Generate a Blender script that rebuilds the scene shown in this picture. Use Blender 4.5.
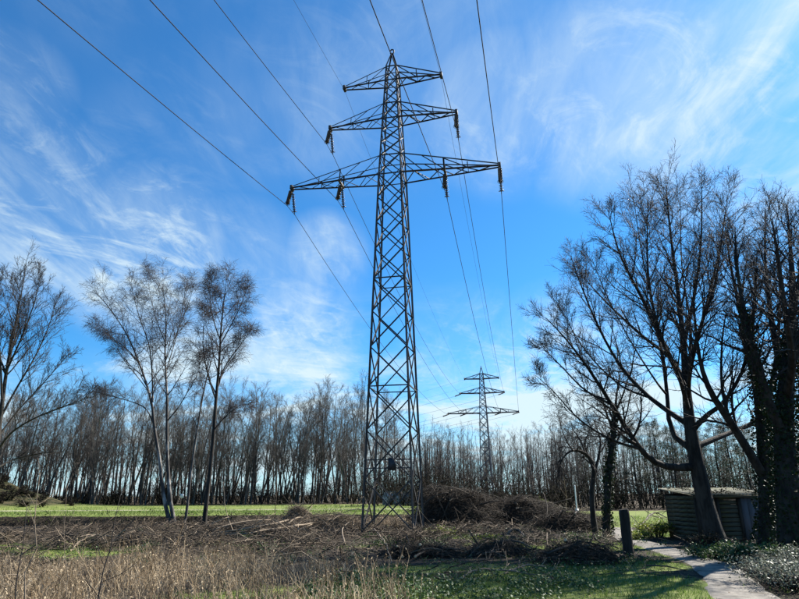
import bpy, math, random
import numpy as np
from mathutils import Vector, Matrix

for o in list(bpy.data.objects):
    bpy.data.objects.remove(o)
scene = bpy.context.scene
COL = scene.collection
rad = math.radians

# ------------------------------------------------------------------ camera
F_PX = 600.0                      # focal length in pixels of a 799 wide picture
PITCH, ROLL, EYE = rad(18.0), rad(0.35), 1.7
cam_d = bpy.data.cameras.new('camera')
cam = bpy.data.objects.new('camera', cam_d)
COL.objects.link(cam)
cam_d.sensor_width = 36.0
cam_d.lens = 36.0 * F_PX / 799.0
cam_d.clip_start, cam_d.clip_end = 0.1, 6000
ROT = Matrix.Rotation(rad(90) + PITCH, 3, 'X') @ Matrix.Rotation(-ROLL, 3, 'Z')
cam.matrix_world = Matrix.Translation((0, 0, EYE)) @ ROT.to_4x4()
scene.camera = cam

# ------------------------------------------------------------------ sky and sun
SUN_EL, SUN_AZ = rad(40), rad(57)      # azimuth clockwise from the view direction (+Y)
w = bpy.data.worlds.new('World')
scene.world = w
w.use_nodes = True
nt = w.node_tree
nt.nodes.clear()


def N(tree, kind, **kw):
    n = tree.nodes.new(kind)
    for k, v in kw.items():
        if k == 'ins':
            for i, val in v.items():
                n.inputs[i].default_value = val
        else:
            setattr(n, k, v)
    return n


def math_n(tree, op, a, b=None, c=None, clamp=False):
    n = tree.nodes.new('ShaderNodeMath')
    n.operation = op
    n.use_clamp = clamp
    for i, v in enumerate((a, b, c)):
        if v is None:
            continue
        if isinstance(v, (int, float)):
            n.inputs[i].default_value = v
        else:
            tree.links.new(v, n.inputs[i])
    return n.outputs[0]


def ray(px, py):
    v = ROT @ Vector(((px - 399.5) / F_PX, -(py - 299.5) / F_PX, -1.0))
    return v


# where the cloud shows in the picture: direction, angular radius, density
CLOUD_BANKS = [(730, 70, 15, 0.72), (790, 120, 12, 0.62), (600, 95, 11, 0.55), (500, 110, 9, 0.42), (140, 250, 9, 1.0), (40, 215, 10, 0.62), (4, 90, 6, 0.4),
               (230, 265, 8, 0.3), (295, 345, 8, 0.68), (325, 255, 5, 0.42), (570, 390, 11, 1.0), (470, 360, 8, 0.4), (200, 350, 8, 0.4)]


def build_world():
    L = nt.links.new
    sky = N(nt, 'ShaderNodeTexSky', sky_type='NISHITA', sun_disc=False, sun_elevation=SUN_EL,
            sun_rotation=SUN_AZ, altitude=0, air_density=1.0, dust_density=0.35, ozone_density=2.0)
    strength = N(nt, 'ShaderNodeMixRGB', blend_type='MULTIPLY', ins={0: 1.0, 2: (0.0158, 0.0470, 0.0700, 1)})
    L(sky.outputs[0], strength.inputs[1])
    tc = N(nt, 'ShaderNodeTexCoord')
    sep = N(nt, 'ShaderNodeSeparateXYZ')
    L(tc.outputs['Generated'], sep.inputs[0])
    zc = math_n(nt, 'MAXIMUM', sep.outputs[2], 0.0)
    den = math_n(nt, 'ADD', zc, 0.16)
    u = math_n(nt, 'DIVIDE', sep.outputs[0], den)
    v = math_n(nt, 'DIVIDE', sep.outputs[1], den)
    comb = N(nt, 'ShaderNodeCombineXYZ')
    L(u, comb.inputs[0]); L(v, comb.inputs[1])

    def noise(rot, sc, scale, detail, rough, dist, off):
        m0 = N(nt, 'ShaderNodeMapping')
        m0.inputs['Location'].default_value = off
        m0.inputs['Rotation'].default_value = (0, 0, rot)
        L(comb.outputs[0], m0.inputs[0])
        m = N(nt, 'ShaderNodeMapping')
        m.inputs['Scale'].default_value = sc
        L(m0.outputs[0], m.inputs[0])
        t = N(nt, 'ShaderNodeTexNoise')
        t.inputs['Scale'].default_value = scale
        t.inputs['Detail'].default_value = detail
        t.inputs['Roughness'].default_value = rough
        t.inputs['Distortion'].default_value = dist
        L(m.outputs[0], t.inputs['Vector'])
        return t.outputs[0]

    def ramp(x, a, b, lo=0.0, hi=1.0):
        r = N(nt, 'ShaderNodeMapRange', interpolation_type='SMOOTHSTEP')
        L(x, r.inputs[0])
        r.inputs[1].default_value, r.inputs[2].default_value = a, b
        r.inputs[3].default_value, r.inputs[4].default_value = lo, hi
        return r.outputs[0]
    # cirrus streaks drawn out along the line of sight, a thin veil, and broken cloud low down
    streak = noise(rad(-8), (1.7, 0.55, 1), 1.6, 10, 0.62, 0.8, (3.1, 0.4, 0))
    fine = noise(rad(6), (3.2, 0.9, 1), 2.2, 9, 0.65, 0.6, (1.7, 2.4, 0))
    broad = noise(rad(20), (0.8, 1.2, 1), 0.75, 4, 0.5, 0.3, (5.9, 4.2, 0))
    puffs = noise(rad(5), (0.75, 1.0, 1), 1.5, 9, 0.62, 0.5, (7.3, 1.9, 0))

    def bank(px, py, ang, amount):
        d = ray(px, py).normalized()
        dp = N(nt, 'ShaderNodeVectorMath', operation='DOT_PRODUCT')
        nv = N(nt, 'ShaderNodeVectorMath', operation='NORMALIZE')
        L(tc.outputs['Generated'], nv.inputs[0])
        L(nv.outputs[0], dp.inputs[0])
        dp.inputs[1].default_value = d
        return ramp(dp.outputs['Value'], math.cos(rad(ang)), 1.0, 0.0, amount)
    cover = ramp(broad, 0.52, 0.80, 0.0, 0.34)
    for args in CLOUD_BANKS:
        cover = math_n(nt, 'MAXIMUM', cover, bank(*args))
    curl = noise(rad(35), (1.6, 1.1, 1), 3.4, 11, 0.68, 1.6, (2.2, 6.1, 0))
    wisp = math_n(nt, 'ADD', ramp(streak, 0.40, 0.68, 0, 0.60), ramp(fine, 0.44, 0.70, 0, 0.34))
    wisp = math_n(nt, 'ADD', wisp, ramp(curl, 0.46, 0.70, 0, 0.45))
    c1 = math_n(nt, 'MULTIPLY', math_n(nt, 'ADD', wisp, 0.16), cover)
    low = ramp(sep.outputs[2], 0.36, 0.10)
    c2 = math_n(nt, 'MULTIPLY', ramp(puffs, 0.46, 0.64), low)
    c = math_n(nt, 'ADD', c1, math_n(nt, 'MULTIPLY', c2, 0.7))
    c = math_n(nt, 'ADD', c, ramp(sep.outputs[2], 0.22, 0.0, 0.0, 0.62))
    c = math_n(nt, 'MINIMUM', c, 0.92)
    mix = N(nt, 'ShaderNodeMixRGB', ins={2: (0.290, 0.350, 0.375, 1)})
    L(c, mix.inputs[0]); L(strength.outputs[0], mix.inputs[1])
    bg = N(nt, 'ShaderNodeBackground')
    L(mix.outputs[0], bg.inputs[0])
    bg.inputs[1].default_value = 1.0
    out = N(nt, 'ShaderNodeOutputWorld')
    L(bg.outputs[0], out.inputs[0])


build_world()
sun_d = bpy.data.lights.new('sun', 'SUN')
sun_d.energy, sun_d.angle, sun_d.color = 5.0, rad(0.53), (1.0, 0.94, 0.85)
sun = bpy.data.objects.new('sun', sun_d)
COL.objects.link(sun)
sdir = Vector((math.sin(SUN_AZ) * math.cos(SUN_EL), math.cos(SUN_AZ) * math.cos(SUN_EL), math.sin(SUN_EL)))
sun.rotation_euler = (-sdir).to_track_quat('-Z', 'Y').to_euler()
sun.location = (20, 20, 60)

vs = scene.view_settings
vs.view_transform, vs.look, vs.exposure, vs.gamma = 'Standard', 'None', 1.45, 1.0
vs.use_curve_mapping = False
scene.render.engine = 'CYCLES'


# ------------------------------------------------------------------ helpers
def tag(o, label=None, cat=None, group=None, kind=None):
    for k, v in (('label', label), ('category', cat), ('group', group), ('kind', kind)):
        if v:
            o[k] = v
    return o


def empty(name, loc=(0, 0, 0), rz=0.0, parent=None):
    o = bpy.data.objects.new(name, None)
    COL.objects.link(o)
    o.location = loc
    o.rotation_euler = (0, 0, rz)
    o.empty_display_size = 0.2
    o.parent = parent
    return o


def link(name, me, parent=None):
    o = bpy.data.objects.new(name, me)
    COL.objects.link(o)
    o.parent = parent
    return o


def copy_tree(o, parent=None):
    c = o.copy()
    COL.objects.link(c)
    c.parent = parent
    for ch in o.children:
        copy_tree(ch, c)
    return c


def at(px, py, D):
    """the point on a pixel's ray at depth y = D"""
    v = ray(px, py)
    s = D / v.y
    return Vector((v.x * s, D, EYE + v.z * s))


# value noise
_rs = np.random.RandomState(11)
_LAT = _rs.rand(256, 256)


def vnoise(x, y):
    x = np.asarray(x, float); y = np.asarray(y, float)
    xi = np.floor(x).astype(int); yi = np.floor(y).astype(int)
    fx = x - xi; fy = y - yi
    fx = fx * fx * (3 - 2 * fx); fy = fy * fy * (3 - 2 * fy)
    g = lambda a, b: _LAT[a & 255, b & 255]
    return ((g(xi, yi) * (1 - fx) + g(xi + 1, yi) * fx) * (1 - fy)
            + (g(xi, yi + 1) * (1 - fx) + g(xi + 1, yi + 1) * fx) * fy) * 2 - 1


def sstep(a, b, x):
    t = np.clip((np.asarray(x, float) - a) / (b - a), 0, 1)
    return t * t * (3 - 2 * t)


PATH = np.array([(3.6, 3.0), (4.9, 7.5), (5.9, 11.4), (6.9, 14.0), (7.75, 16.6), (8.15, 19.0), (8.5, 22.5), (8.9, 25.0), (9.5, 27.5), (10.3, 30.0), (11.4, 33.0)])


def path_dist(x, y):
    x = np.asarray(x, float); y = np.asarray(y, float)
    d = np.full(np.broadcast(x, y).shape, 1e9)
    for (ax, ay), (bx, by) in zip(PATH[:-1], PATH[1:]):
        dx, dy = bx - ax, by - ay
        t = np.clip(((x - ax) * dx + (y - ay) * dy) / (dx * dx + dy * dy), 0, 1)
        d = np.minimum(d, np.hypot(x - ax - t * dx, y - ay - t * dy))
    return d


def H(x, y):
    """height of the ground"""
    x = np.asarray(x, float); y = np.asarray(y, float)
    left = 1 - sstep(3.0, 9.0, x)
    edge = 40.0 + 0.8 * vnoise(x * 0.22, 3.3)
    z = 0.52 * sstep(edge + .3, edge + 1.3, y) * left
    z = z - 0.70 * np.exp(-((y - edge + 0.6) / 1.15) ** 2) * left * (0.75 + 0.5 * vnoise(x * 0.35, 8.8))
    # rough lumpy ground of the cleared strip
    rough = sstep(17, 22, y) * (1 - sstep(36, 41, y)) * (1 - sstep(9, 12, x))
    n = 0.5 * vnoise(x * 0.9, y * 0.9) + 0.3 * vnoise(x * 2.1 + 9, y * 2.1) + 0.2 * vnoise(x * 4.3, y * 4.3 + 5)
    z = z + n * (0.025 + 0.20 * rough) * sstep(0.6, 1.8, path_dist(x, y))
    # scrubby mound at the far side of the field
    z = z + 3.6 * np.exp(-((x + 52) / 9.0) ** 2 - ((y - 74) / 6.0) ** 2) * (1 + 0.18 * vnoise(x * 0.4, y * 0.4))
    return z


def Hs(x, y):
    return float(H(np.array([x]), np.array([y]))[0])


def gp(px, py):
    """ground point seen at a pixel: the nearest one along its ray"""
    v = ray(px, py)
    t = np.linspace(3.0, 140.0, 5000)
    X = v.x * t; Y = v.y * t; Z = EYE + v.z * t
    h = H(X, Y)
    k = np.nonzero(Z <= h)[0]
    i = int(k[0]) if len(k) else 4999
    return Vector((X[i], Y[i], h[i]))


# ------------------------------------------------------------------ materials
def mat(name, c1, c2=None, scale=6.0, rough=0.8, bump=0.0, bscale=None, trans=0.0, var=False, stretch=None,
        metal=0.0, detail=6.0, ramp=(0.35, 0.65), c3=None, s3=1.3, r3=(0.55, 0.7), coords='Object', spec=0.3):
    m = bpy.data.materials.new(name)
    m.use_nodes = True
    t = m.node_tree
    t.nodes.clear()
    L = t.links.new
    out = N(t, 'ShaderNodeOutputMaterial')
    b = N(t, 'ShaderNodeBsdfPrincipled')
    b.inputs['Roughness'].default_value = rough
    b.inputs['Metallic'].default_value = metal
    b.inputs['Specular IOR Level'].default_value = spec
    tc = N(t, 'ShaderNodeTexCoord')
    vec = tc.outputs[coords]
    if stretch:
        mp = N(t, 'ShaderNodeMapping')
        mp.inputs['Scale'].default_value = stretch
        L(vec, mp.inputs[0])
        vec = mp.outputs[0]
    col = None
    if c2 is None:
        b.inputs['Base Color'].default_value = (*c1, 1)
    else:
        mx = N(t, 'ShaderNodeMixRGB', ins={1: (*c1, 1), 2: (*c2, 1)})
        if var:
            a = N(t, 'ShaderNodeAttribute', attribute_name='var')
            L(a.outputs['Fac'], mx.inputs[0])
        else:
            nz = N(t, 'ShaderNodeTexNoise', ins={'Scale': scale, 'Detail': detail, 'Roughness': 0.6})
            L(vec, nz.inputs['Vector'])
            mr = N(t, 'ShaderNodeMapRange', interpolation_type='SMOOTHSTEP', ins={1: ramp[0], 2: ramp[1]})
            L(nz.outputs[0], mr.inputs[0])
            L(mr.outputs[0], mx.inputs[0])
        col = mx.outputs[0]
        if c3:
            nz3 = N(t, 'ShaderNodeTexNoise', ins={'Scale': s3, 'Detail': 5.0, 'Roughness': 0.6})
            L(vec, nz3.inputs['Vector'])
            mr3 = N(t, 'ShaderNodeMapRange', interpolation_type='SMOOTHSTEP', ins={1: r3[0], 2: r3[1]})
            L(nz3.outputs[0], mr3.inputs[0])
            mx3 = N(t, 'ShaderNodeMixRGB', ins={2: (*c3, 1)})
            L(mr3.outputs[0], mx3.inputs[0]); L(col, mx3.inputs[1])
            col = mx3.outputs[0]
        L(col, b.inputs['Base Color'])
    if bump:
        nb = N(t, 'ShaderNodeTexNoise', ins={'Scale': bscale or scale * 3, 'Detail': 5.0, 'Roughness': 0.65})
        L(vec, nb.inputs['Vector'])
        bp = N(t, 'ShaderNodeBump', ins={'Strength': bump, 'Distance': 0.03})
        L(nb.outputs[0], bp.inputs['Height'])
        L(bp.outputs[0], b.inputs['Normal'])
    sh = b.outputs[0]
    if trans:
        tr = N(t, 'ShaderNodeBsdfTranslucent')
        if col is not None:
            L(col, tr.inputs[0])
        else:
            tr.inputs[0].default_value = (*c1, 1)
        ms = N(t, 'ShaderNodeMixShader', ins={0: trans})
        L(sh, ms.inputs[1]); L(tr.outputs[0], ms.inputs[2])
        sh = ms.outputs[0]
    L(sh, out.inputs[0])
    return m


M = {}
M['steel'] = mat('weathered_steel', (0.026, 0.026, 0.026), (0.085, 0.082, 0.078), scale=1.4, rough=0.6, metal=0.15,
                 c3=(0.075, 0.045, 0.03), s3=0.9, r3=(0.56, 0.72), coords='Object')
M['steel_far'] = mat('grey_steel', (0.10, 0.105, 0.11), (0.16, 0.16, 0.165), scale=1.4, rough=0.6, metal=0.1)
M['porcelain'] = mat('brown_porcelain', (0.035, 0.022, 0.018), (0.05, 0.035, 0.03), scale=8, rough=0.3, spec=0.5)
M['cable'] = mat('cable_aluminium', (0.035, 0.035, 0.038), (0.05, 0.05, 0.053), scale=3, rough=0.9, spec=0.1)
M['plate'] = mat('dark_plate', (0.02, 0.022, 0.025), (0.04, 0.04, 0.042), scale=8, rough=0.5)
M['bark'] = mat('bark', (0.012, 0.010, 0.0085), (0.045, 0.039, 0.032), scale=5, rough=0.9, bump=0.9, bscale=14,
                stretch=(1, 1, 0.3), c3=(0.030, 0.035, 0.014), s3=0.8, r3=(0.55, 0.75))
M['twig'] = mat('twig_bark', (0.012, 0.010, 0.009), (0.036, 0.030, 0.026), rough=0.8, var=True)
M['birch'] = mat('birch_bark', (0.045, 0.040, 0.036), (0.30, 0.285, 0.26), scale=1.7, rough=0.75, bump=0.5, bscale=9,
                 stretch=(1, 1, 0.45), ramp=(0.46, 0.66), c3=(0.022, 0.02, 0.018), s3=6.0, r3=(0.54, 0.64))
M['birch_twig'] = mat('birch_twig', (0.022, 0.016, 0.016), (0.060, 0.047, 0.044), rough=0.75, var=True)
M['wood_bark'] = mat('grey_bark', (0.036, 0.033, 0.029), (0.115, 0.106, 0.092), scale=2.5, rough=0.9, bump=0.5,
                     stretch=(1, 1, 0.25), c3=(0.07, 0.085, 0.045), s3=0.5, r3=(0.52, 0.7))
M['wood_twig'] = mat('grey_twig', (0.032, 0.028, 0.025), (0.098, 0.088, 0.078), rough=0.8, var=True)
M['brush'] = mat('cut_brushwood', (0.012, 0.0095, 0.0075), (0.11, 0.085, 0.06), rough=0.85, var=True)
M['brush_pale_lit'] = mat('pale_lit_brushwood', (0.034, 0.025, 0.017), (0.32, 0.25, 0.175), rough=0.85, var=True)  # pale wood, and brushwood with sunlight painted into its colour
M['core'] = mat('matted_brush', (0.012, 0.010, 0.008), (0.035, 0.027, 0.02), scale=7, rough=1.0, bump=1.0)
M['cutwood'] = mat('cut_wood', (0.42, 0.30, 0.17), (0.52, 0.40, 0.25), scale=14, rough=0.8)
M['weed'] = mat('dead_weed', (0.15, 0.105, 0.06), (0.68, 0.55, 0.37), rough=0.85, var=True, trans=0.4)
M['grass'] = mat('grass_blades', (0.045, 0.085, 0.014), (0.13, 0.20, 0.035), rough=0.55, var=True, trans=0.45)
M['ivy'] = mat('ivy_leaves', (0.016, 0.040, 0.012), (0.075, 0.130, 0.036), rough=0.55, var=True, trans=0.2, spec=0.25)
M['silver'] = mat('silver_leaves', (0.055, 0.075, 0.045), (0.24, 0.265, 0.20), rough=0.5, var=True, trans=0.25)
M['yellow_leaf'] = mat('young_leaves', (0.07, 0.10, 0.015), (0.20, 0.23, 0.04), rough=0.5, var=True, trans=0.45)
M['ivy_shaded'] = mat('shaded_climbing_ivy', (0.007, 0.015, 0.005), (0.026, 0.042, 0.013), rough=0.6, var=True, trans=0.08, spec=0.15)  # darker copy of the ivy, deep shade put into its colour
M['dark_twig'] = mat('thicket_twig', (0.012, 0.010, 0.009), (0.040, 0.032, 0.026), rough=0.9, var=True, spec=0.1)
M['needle'] = mat('pine_needles', (0.012, 0.028, 0.012), (0.04, 0.065, 0.026), rough=0.6, var=True, trans=0.1)
M['bramble'] = mat('bramble_leaves', (0.010, 0.012, 0.006), (0.035, 0.034, 0.016), rough=0.85, var=True, trans=0.05, spec=0.1)
M['litter'] = mat('leaf_litter', (0.022, 0.015, 0.009), (0.19, 0.135, 0.08), rough=0.9, var=True)
M['plank'] = mat('weathered_planks', (0.030, 0.030, 0.018), (0.085, 0.080, 0.050), scale=3, rough=0.85, bump=0.4,
                 stretch=(0.3, 1, 4), c3=(0.06, 0.085, 0.03), s3=1.6)
M['post'] = mat('weathered_post', (0.012, 0.010, 0.008), (0.036, 0.031, 0.024), scale=6, rough=0.9, bump=0.7,
                stretch=(1, 1, 0.15))
M['door'] = mat('grey_painted_board', (0.06, 0.065, 0.075), (0.095, 0.10, 0.11), scale=2, rough=0.75, stretch=(1, 1, 0.3))
M['roofing'] = mat('mossy_roof_sheet', (0.19, 0.18, 0.145), (0.085, 0.09, 0.05), scale=3.5, rough=0.9, bump=0.5)
M['wall'] = mat('grey_render', (0.34, 0.345, 0.36), (0.42, 0.425, 0.435), scale=1.3, rough=0.85)
M['white_post'] = mat('white_paint', (0.62, 0.63, 0.63), (0.72, 0.72, 0.71), scale=5, rough=0.5)
M['path'] = mat('worn_path', (0.115, 0.106, 0.092), (0.225, 0.205, 0.175), scale=3.0, rough=0.9, bump=0.5, bscale=45,
                c3=(0.065, 0.055, 0.04), s3=2.2, r3=(0.54, 0.68))
M['track'] = mat('field_track', (0.20, 0.20, 0.11), (0.27, 0.26, 0.16), scale=0.8, rough=0.9)


def ground_material():
    m = bpy.data.materials.new('ground')
    m.use_nodes = True
    t = m.node_tree
    L = t.links.new
    b = t.nodes['Principled BSDF']
    b.inputs['Roughness'].default_value = 0.95
    b.inputs['Specular IOR Level'].default_value = 0.15
    tc = N(t, 'ShaderNodeTexCoord')
    ob = tc.outputs['Object']

    def nz(scale, detail=6, rough=0.62):
        n = N(t, 'ShaderNodeTexNoise', ins={'Scale': scale, 'Detail': detail, 'Roughness': rough})
        L(ob, n.inputs['Vector'])
        return n.outputs[0]

    def mr(x, a, b_):
        r = N(t, 'ShaderNodeMapRange', interpolation_type='SMOOTHSTEP', ins={1: a, 2: b_})
        L(x, r.inputs[0])
        return r.outputs[0]

    def mix(f, a, b_):
        x = N(t, 'ShaderNodeMixRGB')
        L(f, x.inputs[0])
        for i, c in ((1, a), (2, b_)):
            if isinstance(c, tuple):
                x.inputs[i].default_value = (*c, 1)
            else:
                L(c, x.inputs[i])
        return x.outputs[0]
    soil = mix(mr(nz(1.6), 0.38, 0.62), (0.013, 0.010, 0.007), (0.040, 0.031, 0.021))
    soil = mix(mr(nz(7.0, 8, 0.7), 0.53, 0.68), soil, (0.12, 0.092, 0.06))
    grass = mix(mr(nz(0.9), 0.35, 0.65), (0.095, 0.135, 0.026), (0.170, 0.200, 0.055))
    grass = mix(mr(nz(5.0, 8), 0.55, 0.72), grass, (0.24, 0.225, 0.11))
    wood = mix(mr(nz(0.8), 0.4, 0.6), (0.045, 0.036, 0.024), (0.10, 0.078, 0.05))
    scrub = mix(mr(nz(1.2), 0.4, 0.62), (0.022, 0.026, 0.010), (0.075, 0.062, 0.032))
    c = soil

    def attr(name):
        a = N(t, 'ShaderNodeAttribute', attribute_name=name)
        return a.outputs['Fac']
    gf = math_n(t, 'ADD', attr('grass'), math_n(t, 'MULTIPLY', math_n(t, 'SUBTRACT', nz(3.2, 8, 0.7), 0.5), 1.1))
    c = mix(mr(gf, 0.35, 0.65), c, grass)
    c = mix(attr('scrub'), c, scrub)
    c = mix(attr('wood'), c, wood)
    L(c, b.inputs['Base Color'])
    bp = N(t, 'ShaderNodeBump', ins={'Strength': 0.9, 'Distance': 0.06})
    L(nz(9.0, 9, 0.72), bp.inputs['Height'])
    L(bp.outputs[0], b.inputs['Normal'])
    return m


M['ground'] = ground_material()


# ------------------------------------------------------------------ mesh accumulation
class Acc:
    def __init__(self):
        self.v, self.q, self.t, self.var, self.n = [], [], [], [], 0

    def add(self, v, q=None, t=None, var=0.5):
        v = np.asarray(v, float).reshape(-1, 3)
        if q is not None and len(q):
            self.q.append(np.asarray(q, int).reshape(-1, 4) + self.n)
        if t is not None and len(t):
            self.t.append(np.asarray(t, int).reshape(-1, 3) + self.n)
        self.v.append(v)
        self.var.append(np.broadcast_to(np.asarray(var, float), (len(v),)))
        self.n += len(v)

    def tubes(self, P, R, k=4, var=None, cap=True):
        """P (n, s, 3) centre lines, R (n, s) radii"""
        P = np.asarray(P, float); R = np.asarray(R, float)
        n, s, _ = P.shape
        if n == 0:
            return
        T = np.gradient(P, axis=1)
        T /= np.linalg.norm(T, axis=2, keepdims=True) + 1e-9
        mean = P[:, -1] - P[:, 0]
        mean /= np.linalg.norm(mean, axis=1, keepdims=True) + 1e-9
        ref = np.where(np.abs(mean[:, 2:3]) < 0.8, np.array([[0, 0, 1.0]]), np.array([[1.0, 0.2, 0]]))
        ref = np.repeat(ref[:, None, :], s, 1)
        A = np.cross(T, ref)
        A /= np.linalg.norm(A, axis=2, keepdims=True) + 1e-9
        B = np.cross(T, A)
        a = np.arange(k) / k * 2 * math.pi
        V = (P[:, :, None, :] + R[:, :, None, None] * (A[:, :, None, :] * np.cos(a)[None, None, :, None]
                                                        + B[:, :, None, :] * np.sin(a)[None, None, :, None]))
        i = np.arange(n)[:, None, None]; j = np.arange(s - 1)[None, :, None]; c = np.arange(k)[None, None, :]
        b0 = i * s * k + j * k
        q = np.stack([b0 + c, b0 + (c + 1) % k, b0 + k + (c + 1) % k, b0 + k + c], -1).reshape(-1, 4)
        tri = None
        if cap and k == 3:
            e = (np.arange(n) * s * k + (s - 1) * k)[:, None]
            tri = np.concatenate([e, e + 1, e + 2], 1)
        elif cap:
            e = (np.arange(n) * s * k + (s - 1) * k)[:, None, None]
            m = np.arange(1, k - 1)[None, :, None]
            tri = np.concatenate([np.broadcast_to(e, (n, k - 2, 1)), e + m, e + m + 1], 2).reshape(-1, 3)
        if var is None:
            var = 0.5
        vv = np.repeat(np.broadcast_to(np.asarray(var, float), (n,)), s * k)
        self.add(V.reshape(-1, 3), q, tri, vv)

    def leaves(self, C, size, rng, var, flat=0.5, aspect=0.7, droop=0.0):
        """one quad leaf at each point of C, leaning at random"""
        C = np.asarray(C, float)
        n = len(C)
        nrm = rng.normal(size=(n, 3)) * (1 - flat)
        nrm[:, 2] = np.abs(nrm[:, 2]) + flat
        nrm /= np.linalg.norm(nrm, axis=1, keepdims=True)
        d = rng.normal(size=(n, 3)); d[:, 2] -= droop
        d -= nrm * (d * nrm).sum(1, keepdims=True)
        d /= np.linalg.norm(d, axis=1, keepdims=True) + 1e-9
        s = np.cross(nrm, d)
        L = (np.broadcast_to(size, (n,)) * rng.uniform(0.6, 1.3, n))[:, None]
        p0 = C; p1 = C + d * L * 0.45 + s * L * 0.5 * aspect - nrm * L * 0.08
        p2 = C + d * L - nrm * L * 0.12; p3 = C + d * L * 0.45 - s * L * 0.5 * aspect - nrm * L * 0.08
        V = np.stack([p0, p1, p2, p3], 1).reshape(-1, 3)
        b = np.arange(n)[:, None] * 4
        # folded along the midrib
        t = np.concatenate([np.concatenate([b, b + 1, b + 2], 1), np.concatenate([b, b + 2, b + 3], 1)])
        self.add(V, None, t, np.repeat(np.broadcast_to(np.asarray(var, float), (n,)), 4))

    def blades(self, C, h, wid, lean, rng, var):
        """bent grass blades: a quad and a tip triangle"""
        C = np.asarray(C, float); n = len(C)
        a = rng.uniform(0, 2 * math.pi, n)
        s = np.stack([np.cos(a), np.sin(a), np.zeros(n)], 1) * np.broadcast_to(wid, (n,))[:, None] * 0.5
        b = rng.uniform(0, 2 * math.pi, n)
        ln = np.stack([np.cos(b), np.sin(b), np.zeros(n)], 1) * (np.broadcast_to(lean, (n,)) * rng.uniform(0.2, 1.4, n))[:, None]
        hh = (np.broadcast_to(h, (n,)) * rng.uniform(0.5, 1.3, n))[:, None]
        up = np.array([[0, 0, 1.0]])
        m = C + up * hh * 0.55 + ln * hh * 0.35
        e = C + up * hh * 0.92 + ln * hh
        V = np.stack([C - s, C + s, m + s * 0.8, m - s * 0.8, e], 1).reshape(-1, 3)
        i = np.arange(n)[:, None] * 5
        self.add(V, np.concatenate([i, i + 1, i + 2, i + 3], 1), np.concatenate([i + 3, i + 2, i + 4], 1),
                 np.repeat(np.broadcast_to(np.asarray(var, float), (n,)), 5))

    def box(self, c, s, rz=0.0, taper=1.0):
        c = np.array(c, float); s = np.array(s, float) / 2
        V = []
        for z in (-1, 1):
            k = taper if z > 0 else 1
            for x, y in ((-1, -1), (1, -1), (1, 1), (-1, 1)):
                p = np.array([x * s[0] * k, y * s[1] * k, z * s[2]])
                V.append((p[0] * math.cos(rz) - p[1] * math.sin(rz) + c[0], p[0] * math.sin(rz) + p[1] * math.cos(rz) + c[1], p[2] + c[2]))
        self.add(V, [(3, 2, 1, 0), (4, 5, 6, 7), (0, 1, 5, 4), (1, 2, 6, 5), (2, 3, 7, 6), (3, 0, 4, 7)])

    def mesh(self, name, material, smooth=False, var=True):
        me = bpy.data.meshes.new(name)
        V = np.concatenate(self.v)
        Q = np.concatenate(self.q) if self.q else np.zeros((0, 4), int)
        T = np.concatenate(self.t) if self.t else np.zeros((0, 3), int)
        me.vertices.add(len(V))
        me.vertices.foreach_set('co', V.astype(np.float32).ravel())
        loops = np.concatenate([Q.ravel(), T.ravel()]).astype(np.int32)
        me.loops.add(len(loops))
        me.loops.foreach_set('vertex_index', loops)
        ls = np.concatenate([np.arange(len(Q)) * 4, len(Q) * 4 + np.arange(len(T)) * 3]).astype(np.int32)
        me.polygons.add(len(ls))
        me.polygons.foreach_set('loop_start', ls)
        if smooth:
            me.polygons.foreach_set('use_smooth', np.ones(len(ls), bool))
        if var:
            a = me.attributes.new('var', 'FLOAT', 'POINT')
            a.data.foreach_set('value', np.concatenate(self.var).astype(np.float32))
        me.update(calc_edges=True)
        if material:
            me.materials.append(material)
        return me

    def build(self, name, material, parent=None, smooth=False):
        return link(name, self.mesh(name, material, smooth), parent)


# ------------------------------------------------------------------ branching
UP = np.array([0, 0, 1.0])


def resample(pts, rads, s):
    """Catmull-Rom through the points, s samples"""
    p = np.array(pts, float); r = np.array(rads, float)
    d = np.concatenate([[0], np.cumsum(np.linalg.norm(np.diff(p, axis=0), axis=1))])
    q = np.concatenate([[2 * p[0] - p[1]], p, [2 * p[-1] - p[-2]]])
    out, ro = [], []
    for t in np.linspace(0, d[-1], s):
        i = min(int(np.searchsorted(d, t, side='right')) - 1, len(p) - 2)
        i = max(i, 0)
        f = (t - d[i]) / (d[i + 1] - d[i] + 1e-9)
        a, b, c, e = q[i], q[i + 1], q[i + 2], q[i + 3]
        out.append(0.5 * (2 * b + (c - a) * f + (2 * a - 5 * b + 4 * c - e) * f * f + (3 * b - a - 3 * c + e) * f ** 3))
        ro.append(r[i] * (1 - f) + r[i + 1] * f)
    return np.array(out), np.array(ro)


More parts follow.
